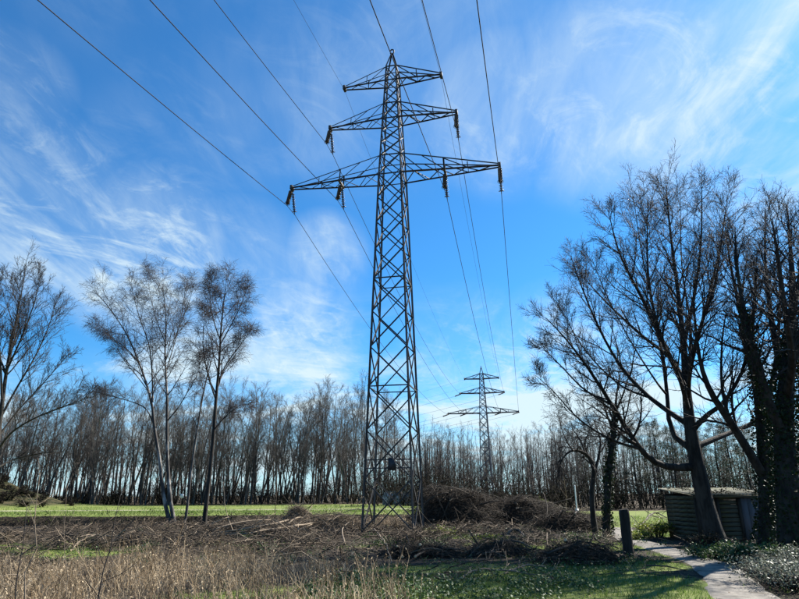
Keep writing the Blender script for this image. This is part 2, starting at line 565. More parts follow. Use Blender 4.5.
def branch_out(P, R, rng, n, t0=0.2, t1=1.0, ang=45, asd=12, ratio=0.4, taper=0.5, seg=4, wig=0.12, up=0.1,
               rr=0.6, tip=0.003, lmin=0.15, lmax=99, droop=0.0, exact=None):
    """n side branches on each parent line; returns their centre lines and radii"""
    N0, S, _ = P.shape
    plen = np.linalg.norm(np.diff(P, axis=1), axis=2).sum(1)
    k = np.tile(np.arange(n), N0)
    par = np.repeat(np.arange(N0), n)
    t = t0 + (t1 - t0) * (k + rng.uniform(0, 1, N0 * n)) / n
    f = np.clip(t * (S - 1), 0, S - 1.001)
    i = f.astype(int); f = (f - i)
    a = P[par, i]; b = P[par, i + 1]
    st = a + (b - a) * f[:, None]
    tan = b - a
    tan /= np.linalg.norm(tan, axis=1, keepdims=True) + 1e-9
    lr = R[par, i] * (1 - f) + R[par, i + 1] * f
    az = k * 2.39996 + np.repeat(rng.uniform(0, 6.28, N0), n) + rng.normal(0, 0.5, N0 * n)
    ref = np.where(np.abs(tan[:, 2:3]) < 0.9, UP[None], np.array([[1.0, 0, 0]]))
    e1 = np.cross(tan, ref); e1 /= np.linalg.norm(e1, axis=1, keepdims=True) + 1e-9
    e2 = np.cross(tan, e1)
    an = np.radians(rng.normal(ang, asd, N0 * n))
    d = tan * np.cos(an)[:, None] + (e1 * np.cos(az)[:, None] + e2 * np.sin(az)[:, None]) * np.sin(an)[:, None]
    ln = plen[par] * ratio * (1 - taper * t) * rng.uniform(0.6, 1.3, N0 * n)
    ln = np.clip(ln, lmin, lmax)
    pts = [st]
    cur = st.copy()
    for j in range(seg):
        d = d + rng.normal(0, wig, d.shape) + UP[None] * (up - droop * (j + 1) / seg)
        d /= np.linalg.norm(d, axis=1, keepdims=True)
        cur = cur + d * (ln / seg)[:, None]
        pts.append(cur)
    PP = np.stack(pts, 1)
    r0 = np.clip(lr * rr, tip, None)
    fr = np.linspace(0, 1, seg + 1)[None]
    RR = r0[:, None] * (1 - fr) + np.minimum(r0, tip)[:, None] * fr
    return PP, RR


def pad(P, R, s):
    """resample many lines of different lengths to s points"""
    out = [resample(p, r, s) for p, r in zip(P, R)]
    return np.array([o[0] for o in out]), np.array([o[1] for o in out])


# ------------------------------------------------------------------ the ground
def ellipse(x, y, c, rx, ry):
    return np.exp(-(((x - c[0]) / rx) ** 2 + ((y - c[1]) / ry) ** 2) ** 1.5)


GRASS_SPOTS = [(gp(30, 548), 4.0, 1.8, 1.0), (gp(75, 551), 2.0, 1.2, 0.8), (gp(437, 536), 1.5, 0.9, 1.0), (gp(492, 543), 1.2, 0.9, 1.0),
               (gp(465, 539), 0.8, 0.6, 0.7), (gp(470, 592), 2.6, 1.7, 1.0), (gp(400, 585), 1.6, 1.4, 0.8), (gp(560, 575), 2.2, 2.0, 1.0),
               (gp(610, 582), 2.0, 2.0, 1.1), (gp(655, 592), 2.0, 1.9, 1.1), (gp(690, 603), 1.6, 2.0, 1.1), (gp(590, 562), 1.3, 1.4, 0.8),
               (gp(645, 566), 1.2, 1.3, 0.9), (gp(605, 546), 1.6, 1.8, 1.1), (gp(650, 534), 3.0, 2.5, 1.0), (gp(530, 556), 1.2, 1.0, 0.6),
               (gp(720, 556), 2.0, 1.6, 0.9), (gp(360, 547), 1.2, 0.7, 0.5), (gp(330, 592), 1.6, 1.2, 0.8), (gp(230, 596), 1.4, 0.9, 0.6),
               (gp(540, 548), 1.6, 1.0, 0.7), (gp(560, 542), 1.2, 0.9, 0.7), (gp(410, 570), 1.6, 1.0, 0.7), (gp(470, 566), 1.2, 0.8, 0.65), (gp(250, 545), 1.4, 0.7, 0.5)]


def grass_mask(x, y):
    g = np.zeros(np.broadcast(x, y).shape)
    left = 1 - sstep(3.0, 9.0, x)
    edge = 40.0 + 0.8 * vnoise(x * 0.22, 3.3)
    g = np.maximum(g, sstep(edge + 0.9, edge + 1.7, y) * left)
    g = np.maximum(g, sstep(31, 36, y) * sstep(4.5, 7.5, x))
    for c, rx, ry, s in GRASS_SPOTS:
        g = np.maximum(g, s * ellipse(x, y, c, rx, ry))
    return np.clip(g * 1.05, 0, 1)


def wood_line(x):
    return np.where(np.asarray(x) < 2, 80.0, 62.0) + 2 * vnoise(np.asarray(x) * 0.1, 7.7)


def build_ground():
    xs = np.concatenate([np.linspace(-1500, -130, 9), np.linspace(-110, -48, 26), np.arange(-46, 40, 0.34), np.linspace(42, 110, 26), np.linspace(150, 1500, 9)])
    ys = np.concatenate([np.linspace(-400, -20, 7), np.arange(-10, 6, 1.5), np.arange(6, 48, 0.26), np.arange(48.5, 120, 1.2), np.linspace(130, 2600, 14)])
    X, Y = np.meshgrid(xs, ys)
    Z = H(X, Y)
    nx, ny = len(xs), len(ys)
    i, j = np.meshgrid(np.arange(nx - 1), np.arange(ny - 1))
    b = (j * nx + i).ravel()
    q = np.stack([b, b + 1, b + nx + 1, b + nx], 1)
    acc = Acc()
    acc.add(np.stack([X, Y, Z], -1), q)
    me = acc.mesh('ground', M['ground'], smooth=True, var=False)
    wd = sstep(0, 3.5, Y - wood_line(X))
    sc = np.clip(np.exp(-((X + 52) / 9.0) ** 2 - ((Y - 74) / 6.0) ** 2) * 14 - 0.4, 0, 1)
    for nm, arr in (('grass', grass_mask(X, Y)), ('wood', wd * (1 - sc)), ('scrub', sc)):
        a = me.attributes.new(nm, 'FLOAT', 'POINT')
        a.data.foreach_set('value', arr.astype(np.float32).ravel())
    tag(link('ground', me), kind='structure')


build_ground()


def strip(name, centre, width, m, lift, cross=7, step=0.3, seed=1, edge_drop=0.05, wob=0.10):
    c = np.array(centre, float)
    n = int(np.linalg.norm(np.diff(c, axis=0), axis=1).sum() / step)
    P, _ = resample(np.column_stack([c, np.zeros(len(c))]), np.zeros(len(c)), n)
    T = np.gradient(P, axis=0); T /= np.linalg.norm(T, axis=1, keepdims=True)
    S = np.stack([T[:, 1], -T[:, 0], 0 * T[:, 0]], 1)
    V = []
    d = np.arange(n) * step
    for k in range(cross):
        f = k / (cross - 1) * 2 - 1
        wv = width / 2 * f * (1 + wob * vnoise(d * 0.8 + (5 if f > 0 else 50), seed * 3.1) + wob * 0.7 * vnoise(d * 2.7 + (5 if f > 0 else 50), seed))
        q = P + S * wv[:, None]
        q[:, 2] = H(q[:, 0], q[:, 1]) + (lift if abs(f) < 0.99 else -edge_drop)
        V.append(q)
    V = np.stack(V, 1).reshape(-1, 3)
    i, j = np.meshgrid(np.arange(cross - 1), np.arange(n - 1))
    b = (j * cross + i).ravel()
    acc = Acc()
    acc.add(V, np.stack([b, b + 1, b + cross + 1, b + cross], 1))
    return tag(acc.build(name, m, smooth=True), kind='structure')


strip('path', PATH, 1.25, M['path'], 0.02, seed=2, wob=0.14)
strip('field_track', [(-75, 55.5), (-40, 55), (-20, 54.5), (-6, 54), (3, 53.0), (8, 52)], 2.4, M['track'], 0.03, cross=5, step=1.0, seed=5, wob=0.06)


# ------------------------------------------------------------------ the pylons
def l_profile():
    t = 0.18
    pts = [(-.5, -.5), (.5, -.5), (.5, -.5 + t), (-.5 + t, -.5 + t), (-.5 + t, .5), (-.5, .5)]
    v = [(x, y, z) for z in (0, 1) for x, y in pts]
    f = [(i, (i + 1) % 6, (i + 1) % 6 + 6, i + 6) for i in range(6)] + [tuple(range(5, -1, -1)), tuple(range(6, 12))]
    me = bpy.data.meshes.new('angle_bar')
    me.from_pydata(v, [], f)
    me.update()
    return me


BAR = {}
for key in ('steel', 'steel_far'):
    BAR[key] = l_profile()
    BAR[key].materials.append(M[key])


def bar(name, p, q, wd, parent, key, spin=0.0):
    p, q = Vector(p), Vector(q)
    d = q - p
    o = link(name, BAR[key], parent)
    o.location = p
    o.rotation_mode = 'QUATERNION'
    o.rotation_quaternion = d.to_track_quat('Z', 'Y') @ Matrix.Rotation(spin, 3, 'Z').to_quaternion()
    o.scale = (wd, wd, d.length)
    return o


def lathe(profile, k=10):
    """profile [(r, z)] turned round z"""
    n = len(profile)
    a = np.arange(k) / k * 2 * math.pi
    V = np.array([(r * math.cos(x), r * math.sin(x), z) for r, z in profile for x in a])
    q = [(i * k + j, i * k + (j + 1) % k, (i + 1) * k + (j + 1) % k, (i + 1) * k + j) for i in range(n - 1) for j in range(k)]
    return V, q


def insulator_mesh(length=1.38, discs=11):
    pr = [(0.0, 0.0), (0.022, 0.0), (0.022, -0.16)]
    z = -0.16
    step = (length - 0.30) / discs
    for i in range(discs):
        pr += [(0.034, z), (0.05, z - 0.02), (0.115, z - 0.052), (0.118, z - 0.062), (0.04, z - 0.068), (0.03, z - step)]
        z -= step
    pr += [(0.022, z), (0.022, -length), (0.0, -length)]
    acc = Acc()
    acc.add(*lathe(pr, 9))
    # arcing ring at the live end
    a = np.linspace(0, 2 * math.pi, 13)
    acc.tubes(np.stack([0.15 * np.cos(a), 0.15 * np.sin(a), 0 * a - length + 0.16], 1)[None], np.full((1, 13), 0.012), 4)
    return acc.mesh('insulator_string', M['porcelain'], smooth=False)


INS = insulator_mesh()
INS_LEN = 1.38
ARMS = [(18.6, 1.22, 5.97), (22.3, 1.05, 3.75), (25.0, 1.0, 2.94)]   # height, tie rise, half length
NODES = [0.0]


def body_w(z):
    if z < 18.6:
        return 2.42 + (1.30 - 2.42) * z / 18.6
    if z < 26.0:
        return 1.30 + (0.62 - 1.30) * (z - 18.6) / 7.4
    return 0.62


def corner(sx, sy, z):
    h = body_w(z) / 2
    return Vector((sx * h, sy * h, z))


def build_pylon(name, label, loc, rz, key, k=1.0, tension=None, plate=True, group=None, foot=0.0, reach=1.0):
    """a lattice mast with three pairs of arms; local x along the arms, y along the line"""
    root = empty(name, loc, rz)
    tag(root, label, 'pylon', group)
    top = 26.05
    # panel heights follow the width of the body
    zs = [-0.15]
    z = 0.0
    while z < 17.5:
        z += body_w(z) * 0.93
        zs.append(z)
    zs = [zz * 18.6 / zs[-1] if zz > 0 else zz for zz in zs]
    up = [18.6, 19.82, 20.7, 21.5, 22.3, 23.35, 24.2, 25.0, 26.0]
    zs = zs + up[1:]
    S4 = [(-1, -1), (1, -1), (1, 1), (-1, 1)]
    for sx, sy in S4:
        spin = {(-1, -1): 0, (1, -1): math.pi / 2, (1, 1): math.pi, (-1, 1): -math.pi / 2}[(sx, sy)]
        bar('leg', corner(sx, sy, foot - 0.3), corner(sx, sy, 18.6), 0.115 * k, root, key, spin)
        bar('upper_leg', corner(sx, sy, 18.6), corner(sx, sy, top), 0.095 * k, root, key, spin)
        f = Acc()
        c = corner(sx, sy, foot)
        f.box((c.x, c.y, foot - 0.24), (0.42, 0.42, 0.5), 0, 0.8)
        f.build('foundation_block', M['core'], root)
    hz = set([len(zs) - 1])
    for zz in (7.35, 11.9):
        hz.add(min(range(len(zs)), key=lambda i: abs(zs[i] - zz)))
    for lvl in (18.6, 19.82, 22.3, 23.35, 25.0):
        hz.add(min(range(len(zs)), key=lambda i: abs(zs[i] - lvl)))
    for i in range(len(zs) - 1):
        a, b = max(zs[i], foot), zs[i + 1]
        if b < foot + 0.5:
            continue
        wd = (0.062 if a < 18 else 0.05) * k
        for f in range(4):
            c0, c1 = S4[f], S4[(f + 1) % 4]
            bar('brace', corner(*c0, max(a, 0.1)), corner(*c1, b), wd, root, key)
            off = Vector((0, 0.03 * c0[1], 0)) if f % 2 == 0 else Vector((0.03 * c1[0], 0, 0))
            bar('brace', corner(*c1, max(a, 0.1)) - off, corner(*c0, b) - off, wd, root, key, 1.57)
    for i in hz:
        for f in range(4):
            bar('horizontal', corner(*S4[f], zs[i]), corner(*S4[(f + 1) % 4], zs[i]), 0.055 * k, root, key)
    # the peak
    for sx, sy in S4:
        bar('peak_bar', corner(sx, sy, top), (sx * 0.03, sy * 0.03, 27.15), 0.07 * k, root, key)
    cap = Acc()
    a = np.linspace(0, 2 * math.pi, 11)
    cap.tubes(np.stack([0.12 * np.cos(a), 0 * a, 27.27 + 0.16 * np.sin(a)], 1)[None], np.full((1, 11), 0.045), 5)
    cap.build('peak_ring', M[key], root)
    # arms
    attach = {}
    for lvl, (z, rise, half) in enumerate(ARMS):
        half *= reach
        for s in (-1, 1):
            arm = empty('crossarm', (0, 0, 0), 0, root)
            tip = Vector((s * half, 0, z + 0.08))
            h0 = body_w(z) / 2
            th = 0.10
            ends = {}
            for sy in (-1, 1):
                c0 = Vector((s * h0, sy * h0, z))
                c1 = Vector((s * half, sy * th, z + 0.06))
                t0 = Vector((s * body_w(z + rise) / 2, sy * body_w(z + rise) / 2, z + rise))
                bar('chord', c0, c1, 0.085 * k, arm, key, 0.7 * sy)
                bar('tie', t0, c1 + Vector((0, 0, 0.10)), 0.05 * k, arm, key)
                ends[sy] = (c0, c1, t0)
            n = {0: 7, 1: 5, 2: 4}[lvl]
            prev = None
            for j in range(n):
                t = (j + 1) / (n + 0.6)
                sgn = 1 if j % 2 else -1
                p = ends[sgn][0].lerp(ends[sgn][1], t)
                pr = prev if prev is not None else ends[-sgn][0]
                bar('strut', pr, p, 0.042 * k, arm, key)
                prev = p
            for sy in (-1, 1):
                c0, c1, t0 = ends[sy]
                tt = {0: (0.22, 0.44, 0.68), 1: (0.3, 0.6), 2: (0.45,)}[lvl]
                lo = c0
                for j, t in enumerate(tt):
                    lowp = c0.lerp(c1, t); upp = t0.lerp(c1, t)
                    if lvl == 0 and j == 1:
                        bar('hanger', lowp, upp + Vector((0, 0, 0.05)), 0.07 * k, arm, key)
                    elif j == len(tt) - 1:
                        bar('hanger', lowp, upp, 0.04 * k, arm, key)
                    bar('strut', lo if j else t0, lowp, 0.042 * k, arm, key)
                    lo = upp
            e = Acc()
            e.box((s * half, 0, z + 0.08), (0.14 * k, 0.36, 0.26 * k))
            e.build('end_plate', M[key], arm)
            if lvl == 0:
                attach[(s, 'outer')] = Vector((s * half, 0, z - 0.04))
                attach[(s, 'inner')] = Vector((s * (h0 + (half - h0) * 0.44), 0, z - 0.04))
            elif lvl == 1:
                attach[(s, 'middle')] = Vector((s * half, 0, z - 0.04))
            else:
                attach[(s, 'earth')] = Vector((s * half, 0, z - 0.05))
            if lvl == 0:      # cross plate that carries the inner strings
                x = attach[(s, 'inner')].x
                bar('cross_beam', (x, -0.5, z + 0.02), (x, 0.5, z + 0.02), 0.12 * k, arm, key)
    # insulators
    wire = {}
    inv = Matrix.Rotation(-rz, 4, 'Z')
    for kk, p in attach.items():
        if kk[1] == 'earth':
            wire[kk] = [p, p]
            continue
        ends = []
        if tension is None:
            dirs = [Vector((0, -0.36, -0.93)), Vector((0, 0.36, -0.93))]
        else:
            dirs = [(inv @ Vector(d)).normalized() for d in tension]
        for d in dirs:
            d = d.normalized()
            o = link('insulator_string', INS, root)
            st = p + Vector((0, math.copysign(0.1, d.y), 0))
            o.location = st
            o.rotation_mode = 'QUATERNION'
            o.rotation_quaternion = (-d).to_track_quat('Z', 'Y')
            ends.append(st + d * INS_LEN)
        wire[kk] = ends
    if plate:
        zs_ = (2.86, 3.24)
        for zz in zs_:
            h = body_w(zz) / 2
            bar('guard_rail', (-h, -h - 0.05, zz), (h, -h - 0.05, zz), 0.05, root, key)
        e = Acc()
        e.box((0.22, -body_w(3.0) / 2 - 0.10, 3.03), (0.36, 0.02, 0.56))
        o = e.build('sign_plate', M['plate'], root)
        o['label'] = 'small dark rectangular plate on the guard rails of the mast'
    mw = Matrix.Translation(loc) @ Matrix.Rotation(rz, 4, 'Z')
    return root, {kk: [mw @ p for p in v] for kk, v in wire.items()}


PHI = rad(11.5)
P1 = Vector((-0.36, 30.0, 0.0)); P1.z = Hs(P1.x, P1.y)
D2 = 112.0
P2 = at(484, 430, D2); P2.z = -2.7
pylon1, W1 = build_pylon('lattice_pylon', 'tall dark steel lattice power pylon rising beside the brush piles', P1, -PHI, 'steel')
# the second pylon turns the line: its strings lie along the cables
back_dir = (P1 - P2); back_dir.z = 0; back_dir.normalize()
out_dir = Vector((-0.80, 0.60, 0)).normalized()
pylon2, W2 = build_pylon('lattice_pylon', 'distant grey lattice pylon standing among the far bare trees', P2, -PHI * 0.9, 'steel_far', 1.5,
                         tension=[tuple(back_dir + Vector((0, 0, -0.12))), tuple(out_dir + Vector((0, 0, -0.22)))], plate=False, foot=2.7, reach=1.08)


def span(a, b, sag, n=36):
    t = np.linspace(0, 1, n)[:, None]
    a = np.array(a); b = np.array(b)
    p = a + (b - a) * t
    p[:, 2] -= 4 * sag * t[:, 0] * (1 - t[:, 0])
    return p


SIDE = {-1: 'birch side', 1: 'shed side'}
POS = {'outer': 'power cable on the outer insulators of the lowest pylon arm, %s',
       'inner': 'power cable on the inner insulators of the lowest pylon arm, %s',
       'middle': 'power cable on the insulators of the middle pylon arm, %s',
       'earth': 'thin earth cable on the tip of the topmost pylon arm, %s'}
back = Vector((-math.sin(PHI + 0.01), -math.cos(PHI + 0.01), 0))
for kk in W1:
    s, pos = kk
    a, b = W1[kk]
    far0 = a + back * 200 + Vector((0, 0, -1.0))
    sag0, sag1 = (7.2, 1.9) if pos != 'earth' else (5.6, 1.3)
    r = 0.017 if pos != 'earth' else 0.008
    end = W2[kk][0]
    p = np.concatenate([span(far0, a, sag0, 60), span(b, end, sag1, 40)[(0 if pos != 'earth' else 1):]])
    acc = Acc()
    acc.tubes(p[None], np.full((1, len(p)), r), 6)
    o = acc.build('overhead_cable', M['cable'], smooth=True)
    tag(o, POS[pos] % SIDE[s], 'cable', 'overhead cables strung over both pylons')
    # onward from the second pylon
    st = W2[kk][1]
    e2 = st + out_dir * 190 + Vector((0, 0, -6))
    acc = Acc()
    acc.tubes(span(st, e2, 5.0, 30)[None], np.full((1, 30), r), 5)
    tag(acc.build('overhead_cable', M['cable'], smooth=True),
        {'outer': 'faint cable leaving the outer end of the distant pylon lowest arm, %s', 'inner': 'faint cable leaving the inner part of the distant pylon lowest arm, %s',
         'middle': 'faint cable leaving the distant pylon middle arm, %s', 'earth': 'faint earth cable leaving the distant pylon topmost arm, %s'}[pos] % SIDE[s],
        'cable', 'far cables leaving the distant pylon')


# ------------------------------------------------------------------ near trees
def tree_from_lines(name, label, base, trunk, limbs, rng, levels, bark, twig, group=None, s=16, category='tree', thin=1.0, spray=(5, 0.75), sides=(10, 7)):
    """trunk and limbs are world-space lines [(point, radius), ...]; levels are dicts for branch_out"""
    root = empty(name, base)
    tag(root, label, category, group)
    off = np.array(base)

    def line(pts, n):
        return resample([np.array(p) - off for p, _ in pts], [r * thin for _, r in pts], n)
    lines = []
    stems = trunk if isinstance(trunk[0], list) else [trunk]
    for t in stems:
        P, R = line(t, 22)
        # flare at the foot
        acc = Acc()
        acc.tubes(P[None], R[None], sides[0])
        acc.build('trunk', bark, root, smooth=True)
        k = len(P)
        lines.append((P[int(k * 0.42):], R[int(k * 0.42):]))
    for lb in limbs:
        P, R = line(lb, s)
        acc = Acc()
        acc.tubes(P[None], R[None], sides[1])
        acc.build('limb', bark, root, smooth=True)
        lines.append((P[2:], R[2:]))
    P, R = pad([a for a, _ in lines], [b for _, b in lines], s)
    crown = Acc()
    # the ends of stems and limbs break up into a spray
    tipP = np.array([resample(p[-6:], r[-6:], 8)[0] for p, r in zip(P, R)])
    tipR = np.array([resample(p[-6:], r[-6:], 8)[1] for p, r in zip(P, R)])
    k0 = dict(levels[0], n=spray[0], t0=0.2, t1=1.0, ang=28, asd=9, ratio=spray[1], taper=0.35, rr=0.55, lmin=0.7)
    for li, kw in enumerate(levels):
        if li == 0:
            # short limbs carry fewer side branches
            ln = np.linalg.norm(np.diff(P, axis=1), axis=2).sum(1)
            keep = np.clip(ln / (0.75 * ln.max()), 0.2, 1)
            m0 = rng.rand(len(P) * kw['n']) < np.repeat(keep, kw['n'])
            m1 = rng.rand(len(P) * k0['n']) < np.repeat(keep, k0['n'])
        P, R = branch_out(P, R, rng, **kw)
        if li == 0:
            P, R = P[m0], R[m0]
            P0, R0 = branch_out(tipP, tipR, rng, **k0)
            P0, R0 = P0[m1], R0[m1]
            P = np.concatenate([P, P0]); R = np.concatenate([R, R0])
        k = {0: 5, 1: 4}.get(li, 3)
        crown.tubes(P, R, k, rng.uniform(0, 1, len(P)))
    crown.build('crown', twig, root)
    return root


def px_line(pts, D, lower=0.0):
    """pts: (px, py, depth offset, radius); lower brings the upper ends down"""
    return [(at(x, y + lower * min(max((300 - y) / 130, 0), 1), D + d), r) for x, y, d, r in pts]


# big spreading tree in front of the shed
b1 = gp(717, 545)
D1 = b1.y
rng = np.random.RandomState(4)
trunk = px_line([(719, 549, 0, .50), (713, 530, 0, .41), (706, 505, 0, .37), (698, 470, 0, .34), (691, 432, 0, .28), (687, 395, .1, .21), (684, 350, .2, .15),
                 (679, 300, .3, .105), (673, 240, .4, .07), (669, 195, .5, .045), (666, 155, .6, .02)], D1, 30)
limbs = [px_line(l, D1, 22) for l in [
    [(694, 467, 0, .19), (668, 467, -.2, .15), (648, 457, -.6, .13), (630, 434, -1.0, .11), (610, 402, -1.5, .085), (588, 368, -1.9, .06), (565, 338, -2.2, .035), (546, 318, -2.4, .015)],
    [(692, 450, 0, .16), (677, 440, .3, .13), (669, 420, .7, .11), (667, 392, 1.0, .09), (662, 355, 1.3, .07), (653, 305, 1.6, .05), (642, 245, 1.9, .03), (634, 180, 2.0, .015)],
    [(689, 425, 0, .15), (672, 414, .5, .12), (648, 396, 1.2, .10), (622, 368, 1.8, .08), (600, 330, 2.2, .06), (582, 285, 2.5, .04), (570, 245, 2.6, .015)],
    [(691, 432, 0, .14), (706, 416, -.4, .11), (724, 402, -.8, .09), (742, 372, -1.2, .07), (752, 335, -1.5, .05), (756, 290, -1.6, .03), (758, 255, -1.7, .012)],
    [(695, 447, 0, .15), (720, 437, .6, .12), (752, 423, 1.4, .09), (778, 402, 2.0, .06), (800, 370, 2.5, .035), (812, 330, 2.7, .012)],
    [(687, 392, 0, .13), (668, 352, -.6, .10), (643, 300, -1.3, .075), (620, 245, -1.8, .045), (608, 192, -2.0, .015)],
    [(686, 372, 0, .12), (700, 330, .4, .09), (712, 280, .8, .065), (721, 230, 1.0, .04), (728, 172, 1.2, .013)],
    [(684, 345, 0, .10), (695, 290, -.5, .075), (701, 230, -.8, .045), (702, 158, -1.0, .013)],
    [(687, 385, 0, .12), (670, 358, .8, .09), (640, 334, 1.8, .07), (606, 302, 2.8, .045), (580, 268, 3.3, .013)],
    [(688, 400, 0, .12), (690, 372, -1.6, .09), (700, 330, -2.8, .065), (715, 280, -3.5, .04), (722, 225, -4.0, .013)],
    [(688, 410, 0, .12), (680, 380, -1.5, .09), (660, 335, -2.8, .065), (648, 265, -3.5, .04), (648, 175, -3.8, .013)],
    [(687, 395, 0, .12), (690, 365, 1.8, .09), (690, 320, 3.2, .065), (682, 260, 4.0, .04), (680, 165, 4.4, .013)],
    [(640, 449, -.8, .07), (612, 440, -1.2, .05), (580, 420, -1.4, .035), (552, 390, -1.5, .02), (535, 375, -1.5, .01)],
    [(612, 405, -1.5, .06), (585, 390, -1.9, .04), (560, 365, -2.2, .025), (540, 345, -2.3, .01)],
    [(650, 398, 1.2, .06), (620, 385, 1.5, .045), (585, 350, 1.8, .03), (555, 300, 2.0, .012)],
    [(667, 395, 1.0, .06), (655, 380, 0.3, .045), (630, 340, -.2, .03), (605, 290, -.4, .02), (592, 250, -.5, .01)],
]]
LV_BIG = [dict(n=23, t0=0.12, t1=0.98, ang=38, asd=10, ratio=0.33, taper=0.55, seg=6, wig=0.10, up=0.07, rr=0.5, tip=0.006, lmin=0.5, lmax=3.2),
          dict(n=9, t0=0.15, t1=1.0, ang=38, asd=12, ratio=0.46, taper=0.4, seg=4, wig=0.12, up=0.05, rr=0.6, tip=0.0045, lmin=0.25),
          dict(n=8, t0=0.12, t1=1.0, ang=38, asd=14, ratio=0.55, taper=0.3, seg=2, wig=0.14, up=0.05, rr=0.7, tip=0.0038, lmin=0.2)]
tree_from_lines('broad_tree', 'big bare spreading tree with a leaning trunk in front of the shed', b1, trunk, limbs, rng, LV_BIG, M['bark'], M['twig'], thin=0.8, spray=(5, 0.55))


def ivy_on(root, lines, rng, n, size, spread=0.12):
    """ivy leaves wrapped round stems; lines are world-space [(point, radius)]"""
    acc = Acc()
    off = np.array(root.location)
    for ln, cnt in zip(lines, n):
        P, R = resample([np.array(p) - off for p, _ in ln], [r for _, r in ln], 40)
        i = rng.randint(0, 40, cnt)
        a = rng.uniform(0, 6.283, cnt)
        clump = 0.5 + 0.5 * vnoise(i * 0.35 + 7, a * 1.3)
        rr = R[i] + spread * clump * rng.uniform(0.2, 1.6, cnt)
        C = P[i] + np.stack([np.cos(a) * rr, np.sin(a) * rr, rng.uniform(-.12, .12, cnt)], 1)
        acc.leaves(C, size, rng, rng.uniform(0, 1, cnt), flat=0.15, aspect=0.9, droop=1.0)
    acc.build('ivy', M['ivy_shaded'], root)


# two ivy-clad trees beside the shed
b2 = gp(793, 556)
Dt = b2.y
rng = np.random.RandomState(8)
trunk2 = px_line([(794, 560, 0, .50), (791, 530, 0, .42), (789, 500, 0, .40), (786, 465, 0, .36), (784, 425, 0, .31), (787, 375, 0, .25), (791, 330, .2, .18), (793, 285, .4, .11), (790, 235, .5, .06), (787, 190, .6, .02)], Dt, 18)
limbs2 = [px_line(l, Dt, 18) for l in [
    [(785, 440, 0, .20), (770, 405, -.4, .16), (757, 360, -.8, .12), (744, 310, -1.0, .08), (737, 260, -1.1, .05), (735, 215, -1.2, .015)],
    [(787, 385, 0, .16), (775, 340, .8, .12), (768, 290, 1.4, .08), (765, 240, 1.8, .045), (766, 195, 2.0, .015)],
    [(788, 370, 0, .16), (806, 320, -.8, .12), (812, 270, -1.4, .08), (810, 215, -1.8, .015)],
    [(786, 400, 0, .16), (792, 360, -1.4, .12), (785, 310, -2.6, .08), (778, 250, -3.2, .045), (772, 205, -3.4, .015)],
    [(792, 320, .2, .12), (800, 270, 1.4, .08), (800, 220, 2.0, .03), (799, 190, 2.2, .01)],
]]
LV2 = [dict(LV_BIG[0], n=20, wig=0.16, ratio=0.38, ang=44, rr=0.4), dict(LV_BIG[1], wig=0.18, n=7, tip=.0035), dict(LV_BIG[2], wig=0.2, n=6, tip=.0028)]
t2 = tree_from_lines('ivy_clad_tree', 'thick ivy-covered tree trunk on the far side of the shed door', b2, trunk2, limbs2, rng, LV2, M['bark'], M['twig'], thin=0.85, spray=(6, 0.55))
ivy_on(t2, [trunk2[:7], limbs2[0][:4]], rng, (5200, 800), 0.085, 0.16)

b3 = gp(766, 549)
Dt3 = b3.y
rng = np.random.RandomState(15)
trunk3 = px_line([(767, 552, 0, .36), (767, 520, 0, .30), (766, 490, 0, .28), (764, 460, 0, .25), (761, 420, 0, .21), (755, 375, .1, .16), (746, 335, .2, .12), (738, 300, .3, .08), (730, 262, .4, .05), (725, 225, .5, .018)], Dt3)
limbs3 = [px_line(l, Dt3) for l in [
    [(764, 477, 0, .20), (748, 450, -.3, .17), (729, 420, -.6, .15), (713, 396, -.9, .12), (703, 372, -1.2, .09), (697, 340, -1.5, .06), (694, 300, -1.7, .03), (696, 265, -1.8, .012)],
    [(761, 420, 0, .15), (772, 385, .5, .11), (778, 340, 1.0, .08), (780, 295, 1.4, .05), (776, 255, 1.6, .013)],
    [(757, 385, 0, .13), (745, 345, 1.0, .10), (742, 300, 1.8, .06), (748, 250, 2.2, .013)],
    [(758, 390, 0, .13), (752, 350, -1.0, .10), (754, 305, -1.8, .06), (757, 250, -2.3, .013)],
    [(729, 420, -.6, .08), (722, 385, -.4, .06), (722, 345, -.2, .04), (727, 305, 0, .012)],
    [(748, 452, -.3, .08), (736, 425, .4, .06), (732, 395, .8, .05), (738, 360, 1.0, .012)],
]]
t3 = tree_from_lines('ivy_clad_tree', 'forked bare tree with ivy round its foot at the shed corner', b3, trunk3, limbs3, rng,
                     LV2, M['bark'], M['twig'], thin=0.8, spray=(6, 0.55))
ivy_on(t3, [trunk3[:6]], rng, (2600,), 0.08, 0.14)


